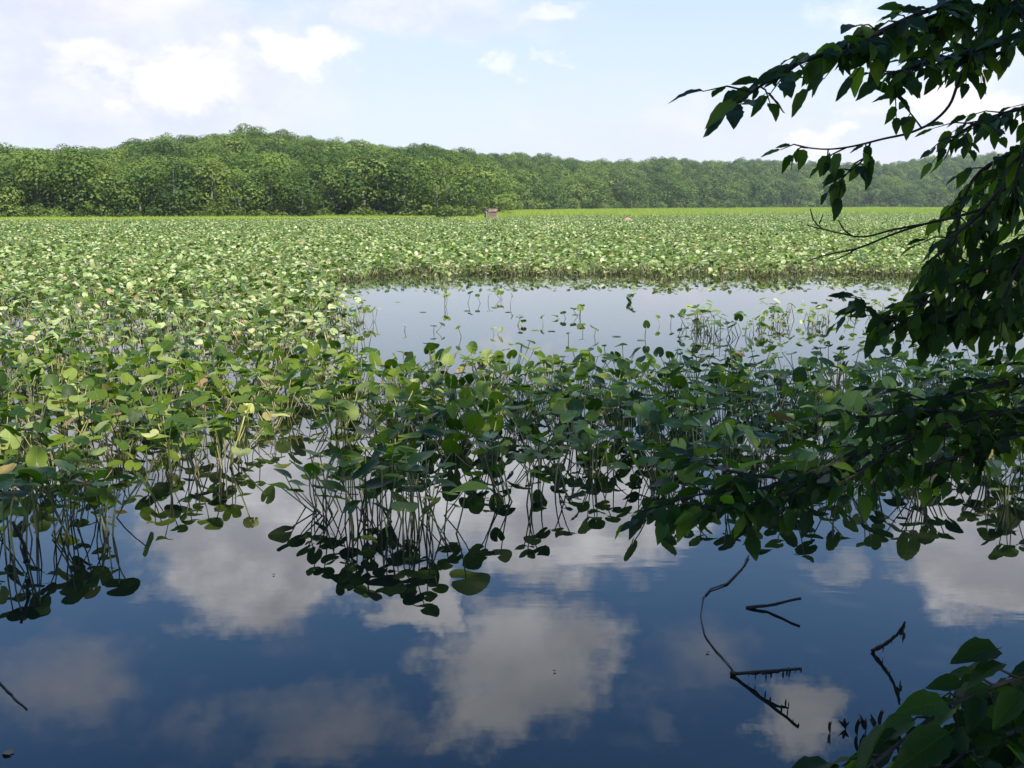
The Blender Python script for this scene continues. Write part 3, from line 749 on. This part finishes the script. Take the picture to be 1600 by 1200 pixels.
# ------------------------------------------------------------------ fallen sticks in the near water
def stick(name, parts, label, rnd=3):
    """parts: list of (name, [(px,py,z)...], radius)"""
    r = random.Random(rnd); org = None; e = None
    for nm, pts, rad in parts:
        P = []
        for (px, py, z) in pts: P.append(onwater(px, py, z))
        if e is None: org = P[0].copy(); org.z = 0; e = empty(name, org)
        P = [p - org for p in P]; Q = []
        for a, b in zip(P, P[1:]):
            for k in range(3): Q.append(a.lerp(b, k / 3) + Vector((r.uniform(-1, 1), r.uniform(-1, 1), r.uniform(-.4, .4))) * rad * .5)
        Q.append(P[-1]); n_ = len(Q)
        mb = MB(); mb.tube(Q, [rad * (1.05 - .5 * i / n_) * r.uniform(.8, 1.25) for i in range(n_)], 7); obj(nm, mb.mesh(nm, M_wet), e)
    return tag(e, label, 'stick')
def elev(px, py_real, py_refl):
    """a point seen at py_real whose mirror image is at py_refl"""
    Y = onwater(px, (py_real + py_refl) / 2).y; return atY(px, py_real, Y)
def stick3(name, parts, label, rnd=3):
    r = random.Random(rnd); e = None
    for nm, pts, rad, mat in parts:
        P = [elev(*p) for p in pts]
        if e is None: org = P[0].copy(); org.z = 0; e = empty(name, org)
        P = [p - org for p in P]; Q = []
        for a, b in zip(P, P[1:]):
            for k in range(4): Q.append(a.lerp(b, k / 4) + Vector((r.uniform(-1, 1), r.uniform(-1, 1), r.uniform(-1, 1))) * rad * .3)
        Q.append(P[-1]); n_ = len(Q)
        mb = MB(); mb.tube(Q, [rad * 1.25 * (1.1 - .5 * i / n_) * r.uniform(.72, 1.3) for i in range(n_)], 7)
        if mat == 'slips':     # little dead leaves hanging from the wood
            pass
        o = obj(nm, mb.mesh(nm, M_wet), e)
        if mat:
            sb = MB()
            for k in range(mat):
                q = Q[r.randrange(2, n_)]; l = r.uniform(.014, .06); w_ = r.uniform(.002, .006)
                if q.z - l < .004: continue
                sb.add([q + Vector((-w_ * .5, 0, 0)), q + Vector((w_ * .5, .001, 0)), q + Vector((w_, .003, -l * .6)), q + Vector((0, .002, -l)), q + Vector((-w_, -.001, -l * .5))], [(0, 1, 2, 3, 4)])
            if sb.v: s_ = obj('dead_leaf', sb.mesh('dead_leaf', M_wet), o); s_['kind'] = 'stuff'
    return tag(e, label, 'stick')
stick('fallen_stick', [('branch', [(1170, 868, .012), (1160, 888, .004), (1135, 912, .006), (1110, 920, .008), (1098, 934, .006), (1095, 960, .004), (1100, 990, .006), (1115, 1012, .004), (1132, 1030, .006), (1147, 1050, .004)], .0055)],
      'long thin black stick curving like a hook on the blue water', 4)
stick3('fallen_stick', [('branch', [(1143, 1052, 1056), (1180, 1051, 1082), (1215, 1048, 1108), (1252, 1045, 1137)], .0085, 8), ('twig', [(1190, 1052, 1090), (1215, 1049, 1103), (1235, 1044, 1107)], .006, 2)],
       'thick wet stick jutting up from the end of the hooked stick')
stick3('fallen_stick', [('branch', [(1166, 949, 951), (1200, 946, 957), (1252, 935, 979)], .008, 0)], 'short forked-looking stick lying by itself, mirrored as a V', 8)
stick3('fallen_stick', [('branch', [(1363, 1017, 1020), (1380, 1008, 1040), (1398, 995, 1062), (1409, 983, 1085), (1414, 972, 1102)], .0085, 7), ('twig', [(1405, 990, 1075), (1414, 990, 1080)], .006, 2)],
       'bent stick with a ragged tip rising out of the water near the leafy bush', 6)
stick('fallen_stick', [('branch', [(-8, 1058, .004), (8, 1075, .006), (22, 1090, .004), (42, 1108, .003)], .005)], 'thin dark twig floating beside the left bank edge', 2)
stick3('fallen_stick', [('branch', [(40, 880, 905), (38, 850, 935), (20, 815, 975)], .012, 0)], 'stout dark stem standing among the left clump leaves', 5)
def floater(px, py, s, lab):
    mb = MB(); pad_leaf(mb, Matrix.Translation((0, 0, .006)), s, int(px), 2, 9, cup=.3)
    o = obj('floating_leaf', mb.mesh('floating_leaf', M_padbrown)); o.location = onwater(px, py); o.rotation_euler.z = px; tag(o, lab, 'leaf', 'small leaves floating on the pond')
floater(762, 780, .035, 'small dark leaf floating right of the front clump'); floater(1106, 1021, .022, 'tiny dark leaf floating left of the hooked stick')
floater(14, 1178, .05, 'brown leaf scrap floating at the bottom corner'); floater(428, 899, .02, 'speck of leaf floating on the reflected cloud'); floater(866, 1050, .018, 'speck of leaf floating on the lower reflected cloud')
for i_, (fx, fy) in enumerate(sorted([(795, 488), (835, 516), (862, 518), (962, 526), (730, 486), (660, 488), (1200, 542), (1002, 532), (1112, 506), (622, 472), (575, 478), (900, 492), (1340, 500), (1250, 488)])):
    mb = MB(); pad_leaf(mb, Matrix.Translation((0, 0, .008)), .17, i_ + 5, 2, 14, cup=0)
    for v_ in range(len(mb.v)): mb.v[v_] = Vector((mb.v[v_].x, mb.v[v_].y, .006 + .1 * abs(mb.v[v_].z)))
    o = obj('floating_leaf', mb.mesh('floating_leaf', M_pad)); o.location = onwater(fx, fy); o.rotation_euler.z = i_ * 2.1; tag(o, 'flat green pad lying on the open pool, %s of those from the left' % ordinal(i_ + 1), 'leaf', 'flat pads on the open pool')
# added upright leaf shapes imitating hanging leaves mirrored in the water by the bush
def mirrored_leaf(px, py, hpx, wpx, seed, lab):
    r = random.Random(seed); b = onwater(px, py); e = empty('leaf_reflection', b); k_ = b.y / FPX; h = hpx * k_; w_ = wpx * k_
    mb = MB(); mb.tube([(0, 0, -.03), (w_ * .2, 0, h * .5)], [.003, .002], 4); obj('stem', mb.mesh('stem', M_wet), e); mb = MB()
    for k in range(3):
        ln = r.uniform(.6, 1.1) * h; tx = r.uniform(-.9, .9) * w_; hw = w_ * r.uniform(.16, .3); b0 = r.uniform(.02, .2) * h
        pr = [(0, .1), (.25, .8), (.5, 1), (.75, .7), (1, .02)]; vv = []
        for t, q in pr:
            cx_ = tx * t * t; vv += [(cx_ - hw * q, .004 * k, b0 + ln * t), (cx_ + hw * q, .004 * k + .004, b0 + ln * t)]
        mb.add(vv, [(i * 2, i * 2 + 1, i * 2 + 3, i * 2 + 2) for i in range(4)])
    obj('leaf', mb.mesh('leaf', M_wet), e); tag(e, lab, 'plant', 'added shapes imitating mirrored leaves')
for i, a in enumerate([(1296, 1146, 22, 8), (1320, 1140, 20, 13), (1338, 1150, 30, 12), (1351, 1145, 32, 15), (1366, 1140, 26, 14), (1374, 1138, 30, 12), (1386, 1136, 22, 12), (1422, 1110, 28, 9), (1484, 1084, 34, 12), (1492, 1080, 36, 9)]):
    mirrored_leaf(*a, i, 'dark pointed shape imitating a mirrored leaf, %s from the left of those before the bush' % ordinal(i + 1))

# ------------------------------------------------------------------ trees of the near bank
def ovate(mb, M, L, r, rnd=0.0, W=None, fold=None, bend=None):
    """toothed ovate leaf, stem end at origin, tip along +Y"""
    W = W or r.uniform(.44, .62); fold = r.uniform(.1, .5) if fold is None else fold; bend = r.uniform(-.1, .5) if bend is None else bend
    n_ = 9; vs = []; uv = []; fs = []
    tw = r.uniform(-.5, .5)
    for i in range(n_ + 1):
        t = i / n_; wd = W * .5 * (math.sin(math.pi * t ** .70) ** .95 * (1 - .35 * max(0, t - .7)) if 0 < t < 1 else 0) * (1.0 if i % 2 else .92)
        y = t; z = -bend * t * t * .8
        a = tw * t; c, s = math.cos(a), math.sin(a)
        for sgn in (-1, 0, 1):
            x = sgn * wd; zz = fold * abs(x) + .012 * math.sin(t * 20) * abs(sgn)
            vs.append(Vector((x * c - zz * s, y - (.035 if sgn and i % 2 else 0), z + zz * c + x * s))); uv.append((.5 + x / W, t))
    for i in range(n_):
        a = i * 3; fs += [(a, a + 1, a + 4, a + 3), (a + 1, a + 2, a + 5, a + 4)]
    fs += []
    st = r.uniform(.08, .14)
    vs = [v + Vector((0, st, 0)) for v in vs]
    o = len(vs); vs += [Vector((-.008, 0, 0)), Vector((.008, 0, 0)), Vector((.008, st, 0)), Vector((-.008, st, 0))]; uv += [(.5, .02)] * 4; fs.append((o, o + 1, o + 2, o + 3))
    mb.add([M @ (v * L) for v in vs], fs, uv, rnd)
rO = random.Random(31)
LEAFV = []
for i in range(10):
    mb = MB(); ovate(mb, Matrix.Identity(4), 1.0, random.Random(300 + i)); LEAFV.append(mb.mesh('leaf', M_twigleaf))
def leafdir(d, up):
    d = d.normalized(); x = d.cross(up).normalized(); z = x.cross(d)
    return Matrix(((x.x, d.x, z.x), (x.y, d.y, z.y), (x.z, d.z, z.z)))
class Bough:
    def __init__(s, tree, maxleaf, seed): s.tree = tree; s.max = maxleaf; s.n = 0; s.rest = MB(); s.r = random.Random(seed); s.leaves = []
    def leaf(s, p, d, L):
        s.leaves.append((p, d, L))
    def branch(s, pts, rad, twig_every=.075, twig_len=(.08, .2), leaves=(4, 6), L=(.06, .085), down=.55, t0=0.0, px=True, bare=False):
        r = s.r; P = [atY(*p) if px else Vector(p) for p in pts]; org = s.tree.location
        # smooth polyline
        Q = []
        for i in range(len(P) - 1):
            a = P[max(i - 1, 0)]; b = P[i]; c = P[i + 1]; d = P[min(i + 2, len(P) - 1)]
            for k in range(4):
                t = k / 4; Q.append(.5 * ((2 * b) + (c - a) * t + (2 * a - 5 * b + 4 * c - d) * t * t + (3 * b - a - 3 * c + d) * t ** 3))
        Q.append(P[-1]); n_ = len(Q); mb = MB()
        mb.tube([q - org for q in Q], [rad * (1 - .8 * i / n_) + .0008 for i in range(n_)], 6)
        o = obj('branch', mb.mesh('branch', M_bark), s.tree)
        if bare: return
        tw = MB(); acc = 0; side = 1
        for i in range(n_ - 1):
            seg = Q[i + 1] - Q[i]; acc += seg.length
            if i / n_ < t0: acc = 0; continue
            while acc > twig_every:
                acc -= twig_every; side = -side; q = Q[i + 1] - seg * r.random(); ax = seg.normalized()
                sd = ax.cross(Vector((0, 0, 1))).normalized() * side
                d = (ax * r.uniform(.3, .9) + sd * r.uniform(.2, 1) + Vector((0, 0, r.uniform(-.8, .35)))).normalized(); ln = r.uniform(*twig_len)
                s.twig(tw, q, d, ln, r.randint(*leaves), L, down)
        s.twig(tw, Q[-2], (Q[-1] - Q[-2]).normalized(), .06, 3, L, down)
        if tw.v: t = obj('twigs', tw.mesh('twigs', M_bark), o); t['kind'] = 'stuff'
    def twig(s, tw, q, d, ln, nl, L, down):
        r = s.r; org = s.tree.location; e = q + d * ln + Vector((0, 0, -ln * .25 * down)); m_ = q.lerp(e, .5) + Vector((0, 0, .01))
        tw.tube([q - org, m_ - org, e - org], [.0022, .0016, .0008], 4)
        for k in range(nl):
            t = (k + .7) / nl; p = q.lerp(m_, t * 2) if t < .5 else m_.lerp(e, t * 2 - 1)
            sd = d.cross(Vector((0, 0, 1))).normalized() * (1 if k % 2 else -1)
            ld = d * r.uniform(.3, .9) + sd * r.uniform(.1, .8) + Vector((0, 0, -r.uniform(.1, 1.0) * down * 1.8)) + Vector((r.gauss(0, .2), r.gauss(0, .2), r.gauss(0, .15)))
            if k == nl - 1: ld = d + Vector((0, 0, -down * .6))
            s.leaf(p, ld, r.uniform(*L))
    def finish(s):
        r = s.r
        # the leaves that show largest become parts, the others one mass
        def key(l):
            p = l[0]; px = 800 + p.x * FPX / max(.1, p.y); inside = -20 < px < 1615 and p.y > .2
            return (0 if inside else 1, p.y / l[2])
        s.leaves.sort(key=key); org = s.tree.location
        for i, (p, d, L) in enumerate(s.leaves):
            up = Vector((r.gauss(0, .45), r.gauss(-.35, .45), 1)); M3 = leafdir(d, up)
            if i < s.max:
                o = bpy.data.objects.new('leaf', LEAFV[r.randrange(10)]); COL.objects.link(o); o.parent = s.tree
                M = M3.to_4x4(); M.translation = p - org; o.matrix_local = M @ Matrix.Scale(L, 4)
            else:
                M = M3.to_4x4(); M.translation = p - org; ovate(s.rest, M, L, r, rnd=r.random())
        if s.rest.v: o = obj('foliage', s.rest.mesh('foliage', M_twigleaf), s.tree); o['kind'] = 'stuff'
def canopy(tree, lobes, seed, leaf=.16, per_m2=34):
    """high crown of the bank tree, over and behind the viewer"""
    r = random.Random(seed); mb = MB(); mb.smooth = False; org = tree.location
    for (cx, cy, cz, rad, rz) in lobes:
        for k in range(int(4 * rad * rad * per_m2)):
            d = Vector((r.gauss(0, 1), r.gauss(0, 1), r.gauss(0, 1))).normalized() * r.random() ** .4
            p = Vector((cx + d.x * rad, cy + d.y * rad, cz + d.z * rz))
            if p.z < max(.60 * p.y - 1.4, .2 * p.y + 2.9) and abs(p.x) < .62 * p.y + .6: continue
            a = r.uniform(0, 6.28); e = leaf * r.uniform(.7, 1.3); nrm = Vector((r.gauss(0, .5), r.gauss(0, .5), 1)).normalized(); t1 = nrm.cross(Vector((math.cos(a), math.sin(a), 0))).normalized(); t2 = nrm.cross(t1)
            p = p - org; mb.add([p + t1 * e, p + t2 * e * .6, p - t1 * e, p - t2 * e * .6], [(0, 1, 2, 3)], rnd=r.random())
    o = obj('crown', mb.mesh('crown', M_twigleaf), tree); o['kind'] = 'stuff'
def trunk(tree, pts, rads, name='trunk'):
    mb = MB(); mb.tube([Vector(p) - tree.location for p in pts], rads, 12); obj(name, mb.mesh(name, M_bark), tree)

# tree one: upper boughs and the hanging mass on the right
tA = empty('hornbeam_tree', (3.9, 1.6, .3)); A = Bough(tA, 300, 41)
trunk(tA, [(3.9, 1.6, -.2), (3.8, 1.7, 2), (3.9, 1.8, 5), (4.3, 2.0, 9), (4.6, 2.3, 12)], [.22, .18, .15, .09, .03])
def feed(p):      # limb from the trunk out to the start of a bough
    q = atY(*p); z0 = max(1.0, q.z - .4); mb = MB(); a = Vector((3.85, 1.68, z0)); org = tA.location
    mb.tube([a - org, a.lerp(q, .5) + Vector((0, 0, .12)) - org, q - org], [.05, .03, .014], 8); obj('limb', mb.mesh('limb', M_bark), tA)
SMALL = dict(L=(.055, .075), leaves=(3, 5))
boughs = [
    ([(1700, -90, 2.5), (1560, -20, 2.35), (1440, 20, 2.25), (1340, 65, 2.15), (1250, 98, 2.05), (1215, 118, 2.02), (1180, 140, 1.98), (1152, 162, 1.95)], .007, dict(twig_every=.036, twig_len=(.04, .10), leaves=(3, 4), L=(.066, .088), down=.8)),
    ([(1700, 40, 2.5), (1600, 20, 2.45), (1500, 15, 2.35), (1420, 40, 2.3), (1370, 55, 2.25), (1300, 90, 2.2)], .009, dict(twig_every=.04, twig_len=(.06, .13), leaves=(3, 5), L=(.066, .088), down=.7)),
    ([(1700, 20, 2.8), (1600, 50, 2.7), (1520, 80, 2.6), (1440, 100, 2.5), (1390, 118, 2.45)], .009, dict(twig_every=.045, twig_len=(.06, .12), leaves=(3, 5), L=(.062, .085), down=.8)),
    ([(1700, -60, 3.0), (1620, -20, 2.9), (1560, 20, 2.8), (1520, 55, 2.7)], .009, dict(twig_every=.04, twig_len=(.08, .16), leaves=(4, 6), down=.6)),
    ([(1560, 40, 2.7), (1520, 75, 2.68), (1497, 130, 2.65), (1483, 165, 2.62), (1455, 192, 2.6), (1420, 208, 2.6), (1380, 217, 2.58), (1340, 227, 2.55), (1310, 232, 2.53), (1285, 233, 2.5), (1255, 230, 2.5)], .0045, dict(t0=.58, twig_every=.075, twig_len=(.03, .08), leaves=(2, 3), L=(.045, .062), down=.8)),
    ([(1360, 222, 2.56), (1352, 245, 2.55), (1335, 262, 2.54), (1318, 275, 2.53)], .0025, dict(twig_every=.03, twig_len=(.03, .06), leaves=(2, 3), L=(.045, .065), down=.9)),
    ([(1440, 200, 2.6), (1425, 180, 2.6), (1415, 168, 2.6)], .002, dict(twig_every=.05, twig_len=(.03, .06), leaves=(2, 3), L=(.045, .06), down=.6)),
    ([(1700, 160, 3.0), (1620, 165, 2.95), (1560, 180, 2.9), (1520, 195, 2.85), (1490, 215, 2.8)], .008, dict(twig_every=.045, twig_len=(.06, .12), leaves=(3, 5), L=(.066, .088), down=.9)),
    ([(1700, 230, 2.6), (1620, 255, 2.55), (1570, 290, 2.5), (1530, 335, 2.48), (1490, 370, 2.45), (1465, 400, 2.42)], .009, dict(twig_every=.042, twig_len=(.05, .12), leaves=(3, 5), L=(.062, .085), down=.9)),
    ([(1700, 180, 3.1), (1600, 230, 3.0), (1530, 270, 2.95), (1500, 330, 2.9), (1490, 420, 2.85), (1480, 500, 2.8)], .008, dict(twig_every=.05, twig_len=(.05, .11), leaves=(3, 4), L=(.062, .08), down=1.0)),
    ([(1700, 350, 2.7), (1620, 380, 2.6), (1560, 410, 2.5), (1500, 440, 2.45), (1455, 470, 2.4), (1420, 480, 2.4)], .009, dict(twig_every=.04, twig_len=(.05, .12), leaves=(3, 5), L=(.066, .09), down=.8)),
    ([(1700, 440, 2.6), (1600, 460, 2.55), (1520, 480, 2.5), (1450, 495, 2.45), (1390, 500, 2.4), (1345, 475, 2.4)], .007, dict(twig_every=.04, twig_len=(.04, .09), leaves=(3, 4), L=(.05, .072), down=.7)),
    ([(1700, 510, 2.8), (1620, 500, 2.7), (1560, 480, 2.6), (1500, 500, 2.5)], .008, dict(twig_every=.04, twig_len=(.06, .12), leaves=(3, 5), down=.7)),
    ([(1700, 300, 2.4), (1630, 350, 2.35), (1590, 420, 2.3), (1560, 480, 2.3)], .008, dict(twig_every=.04, twig_len=(.06, .12), leaves=(3, 5), L=(.066, .09), down=.8)),
    ([(1700, 100, 2.3), (1640, 170, 2.3), (1600, 240, 2.3), (1580, 310, 2.3)], .008, dict(twig_every=.05, twig_len=(.05, .11), leaves=(3, 4), L=(.062, .085), down=.8)),
]
for i, (pts, rad, kw) in enumerate(boughs):
    if pts[0][0] > 1690: feed(pts[0])
    kw['twig_every'] *= .75 if i in (0, 4, 5, 6) else .46
    kw['L'] = (.034, .064) if i not in (0, 1) else (.040, .070)
    if i in (0, 1, 2): kw['down'] = .34
    A.branch(pts, rad * .75, **kw)
for pts, rad in (([(1540, 325, 2.5), (1490, 340, 2.5), (1445, 350, 2.5), (1395, 366, 2.5), (1340, 388, 2.5), (1292, 398, 2.5), (1262, 408, 2.5)], .0028),
                 ([(1450, 349, 2.5), (1400, 358, 2.5), (1350, 370, 2.5), (1320, 366, 2.5), (1285, 358, 2.5), (1262, 352, 2.5)], .0019), ([(1330, 368, 2.5), (1318, 358, 2.5), (1310, 344, 2.5)], .0014),
                 ([(1285, 358, 2.5), (1272, 345, 2.5), (1266, 326, 2.5)], .0011), ([(1280, 350, 2.5), (1286, 335, 2.5)], .0009), ([(1340, 388, 2.5), (1310, 404, 2.5), (1290, 408, 2.5)], .0009)):
    A.branch(pts, rad, bare=True)
A.finish()
canopy(tA, [(7.0, 3.0, 9, 3.4, 3.2), (9.5, 6.2, 9.5, 3.6, 3.2), (6.8, 2.5, 11.5, 3.0, 2.2), (4.6, .5, 6.5, 2.6, 2.0), (8.8, 8.5, 11.5, 3.0, 2.6), (11, 9.5, 9, 3.2, 3.2), (6.5, 0, 10, 3.0, 2.4), (9.5, 8, 13, 2.6, 1.8)], 1)
for k, (x, y, z) in enumerate(((7, 3, 8.5), (9.3, 6, 9), (5, 2.6, 11.5), (8.3, 8, 10.8), (6.3, .2, 9.6))):
    mb = MB(); a = Vector((3.95, 1.85, 5 + k * .6)); q = Vector((x, y, z)); org = tA.location; mb.tube([a - org, a.lerp(q, .5) + Vector((0, 0, .5)) - org, q - org], [.09, .06, .02], 8); obj('limb', mb.mesh('limb', M_bark), tA)
tag(tA, 'hornbeam on the bank whose dark boughs hang across the sky at upper right', 'tree')

# tree two: the low bough over the pads
tB = empty('beech_tree', (4.6, .6, .4)); Bb = Bough(tB, 300, 43)
trunk(tB, [(4.6, .6, -.1), (4.5, .7, 2.5), (4.2, .2, 6), (3.2, -.8, 10), (2.6, -1.2, 12)], [.2, .17, .14, .09, .03])
def feedB(p):
    q = atY(*p); mb = MB(); a = Vector((4.55, .65, 1.5)); org = tB.location
    mb.tube([a - org, a.lerp(q, .5) + Vector((0, 0, .15)) - org, q - org], [.05, .03, .014], 8); obj('limb', mb.mesh('limb', M_bark), tB)
bl = [
    ([(1750, 590, 2.4), (1640, 630, 2.3), (1540, 650, 2.2), (1440, 675, 2.15), (1330, 715, 2.1), (1240, 745, 2.05), (1150, 738, 2.0), (1092, 722, 2.0)], .010, dict(twig_every=.045, twig_len=(.05, .11), leaves=(3, 4), L=(.066, .088), down=.55)),
    ([(1330, 715, 2.1), (1250, 745, 2.05), (1180, 765, 2.0), (1110, 770, 1.95), (1060, 780, 1.95), (1025, 795, 1.92)], .005, dict(twig_every=.042, twig_len=(.04, .09), leaves=(3, 4), L=(.066, .086), down=.7)),
    ([(1300, 735, 2.0), (1230, 770, 1.97), (1170, 790, 1.95), (1110, 800, 1.9)], .004, dict(twig_every=.045, twig_len=(.04, .08), leaves=(3, 4), L=(.062, .08), down=.8)),
    ([(1540, 650, 2.2), (1440, 640, 2.15), (1370, 650, 2.1), (1320, 650, 2.1)], .006, dict(twig_every=.05, twig_len=(.05, .11), leaves=(3, 4), L=(.066, .088), down=.6)),
    ([(1750, 560, 2.5), (1640, 585, 2.4), (1560, 600, 2.3), (1480, 620, 2.25), (1420, 625, 2.2)], .008, dict(twig_every=.042, twig_len=(.05, .12), leaves=(3, 5), L=(.068, .09), down=.6)),
    ([(1750, 660, 2.3), (1640, 670, 2.2), (1560, 690, 2.15), (1490, 715, 2.1), (1440, 730, 2.1)], .007, dict(twig_every=.042, twig_len=(.05, .10), leaves=(3, 5), L=(.066, .088), down=.6)),
    ([(1750, 620, 2.6), (1660, 640, 2.5), (1580, 660, 2.45), (1500, 670, 2.4)], .007, dict(twig_every=.045, twig_len=(.06, .12), leaves=(3, 5), down=.7)),
    ([(1440, 675, 2.15), (1400, 700, 2.1), (1340, 740, 2.05), (1290, 765, 2.0)], .005, dict(twig_every=.045, twig_len=(.04, .09), leaves=(3, 4), down=.8)),
]
for i, (pts, rad, kw) in enumerate(bl):
    if pts[0][0] > 1700: feedB(pts[0])
    kw['twig_every'] *= .60; kw['L'] = (.034, .062); kw['down'] = .3
    Bb.branch(pts, rad * .7, **kw)
Bb.finish()
canopy(tB, [(1.2, -.9, 8.2, 3.2, 2.2), (3.2, .3, 8.6, 3.0, 2.0), (-1.2, -.9, 8.8, 2.9, 2.0), (3.5, -2.5, 7.5, 3.2, 2.4), (.6, .1, 9.3, 2.5, 1.5), (2.0, -3.5, 5.8, 2.6, 2.0), (2.9, -1.5, 5.4, 1.9, 1.2)], 2)
tag(tB, 'beech on the bank with a low dark bough reaching left over the pads', 'tree')
# tree three, behind the viewer to the left: shades the near water
tC = empty('beech_tree', (-3.6, -2.4, .6)); trunk(tC, [(-3.6, -2.4, 0), (-3.6, -2.3, 3), (-3.3, -1.6, 7), (-3.0, -.8, 11)], [.22, .18, .13, .04])
canopy(tC, [(-3.4, -1.2, 8.2, 3.0, 2.2), (-5.6, -.9, 7.2, 2.8, 2.0), (-2.0, -.6, 9.2, 2.4, 1.6), (-4.2, -3.8, 7.5, 3.2, 2.6)], 3)
tag(tC, 'beech behind the viewer whose crown shades the near water', 'tree')

# bush at the lower right
tD = empty('beech_shrub', (1.55, .35, .45)); D = Bough(tD, 290, 47)
trunk(tD, [(1.55, .35, -.1), (1.5, .6, .7), (1.35, .9, 1.25)], [.03, .024, .012], 'stem')
def feedD(p):
    q = atY(*p); mb = MB(); a = Vector((1.38, .85, 1.15)); org = tD.location; mb.tube([a - org, a.lerp(q, .5) + Vector((0, 0, .03)) - org, q - org], [.006, .005, .004], 6); obj('branch', mb.mesh('branch', M_bark), tD)
BIG = dict(L=(.036, .064), leaves=(3, 5), down=.5)
for pts, rad in (([(1720, 1010, 1.35), (1640, 1050, 1.3), (1560, 1070, 1.25), (1480, 1105, 1.2), (1420, 1150, 1.15), (1370, 1190, 1.1), (1330, 1225, 1.05)], .0035),
                 ([(1720, 1090, 1.3), (1620, 1130, 1.2), (1540, 1160, 1.15), (1480, 1200, 1.1), (1430, 1250, 1.05)], .003),
                 ([(1720, 1160, 1.2), (1620, 1190, 1.15), (1540, 1220, 1.1), (1470, 1240, 1.1)], .003),
                 ([(1720, 1030, 1.5), (1620, 1070, 1.45), (1560, 1110, 1.4), (1500, 1140, 1.35)], .003),
                 ([(1720, 1150, 1.5), (1640, 1160, 1.4), (1580, 1185, 1.35), (1520, 1215, 1.3)], .003),
                 ([(1720, 1080, 1.9), (1640, 1110, 1.8), (1570, 1150, 1.7), (1520, 1200, 1.6), (1490, 1240, 1.6)], .003),
                 ([(1720, 1060, 1.7), (1650, 1090, 1.6), (1600, 1130, 1.55), (1560, 1180, 1.5)], .003),
                 ([(1720, 1110, 1.6), (1620, 1140, 1.5), (1560, 1170, 1.45), (1500, 1200, 1.4)], .003)):
    feedD(pts[0]); D.branch(pts, rad, twig_every=.028, twig_len=(.02, .06), **BIG)
# hand-placed large leaves
for (ax, ay, bx, by, Y, L) in ((1393, 1122, 1345, 1195, 1.02, .092), (1490, 1140, 1415, 1190, 1.0, .095), (1485, 1098, 1405, 1100, 1.08, .078), (1565, 1012, 1488, 1028, 1.2, .085), (1572, 1035, 1515, 1052, 1.18, .075),
                               (1535, 1085, 1515, 1135, 1.1, .06), (1600, 1075, 1560, 1125, 1.1, .075), (1300, 1190, 1240, 1205, 1.0, .075)):
    a = atY(ax, ay, Y); b = atY(bx, by, Y - .03); D.leaf(a, (b - a), L * .85)
D.finish(); tag(tD, 'leafy bush with big toothed leaves in the lower right corner', 'bush')

# ------------------------------------------------------------------ summer haze
mb = MB(); mb.smooth = False
X0, X1, Y0, Y1, Z0, Z1 = -1600, 1600, -70, 1600, -2.0, 80
mb.add([(X0, Y0, Z0), (X1, Y0, Z0), (X1, Y1, Z0), (X0, Y1, Z0), (X0, Y0, Z1), (X1, Y0, Z1), (X1, Y1, Z1), (X0, Y1, Z1)],
       [(0, 3, 2, 1), (4, 5, 6, 7), (0, 1, 5, 4), (1, 2, 6, 5), (2, 3, 7, 6), (3, 0, 4, 7)])
hm_, n, out = material('haze'); pv = n.new('ShaderNodeVolumePrincipled'); pv.inputs['Density'].default_value = 0.00016; pv.inputs['Color'].default_value = (.86, .90, .97, 1); pv.inputs['Anisotropy'].default_value = 0.2
n.l.new(pv.outputs[0], out.inputs['Volume'])
HAZE = True
if HAZE: tag(obj('haze', mb.mesh('haze', hm_)), kind='stuff')
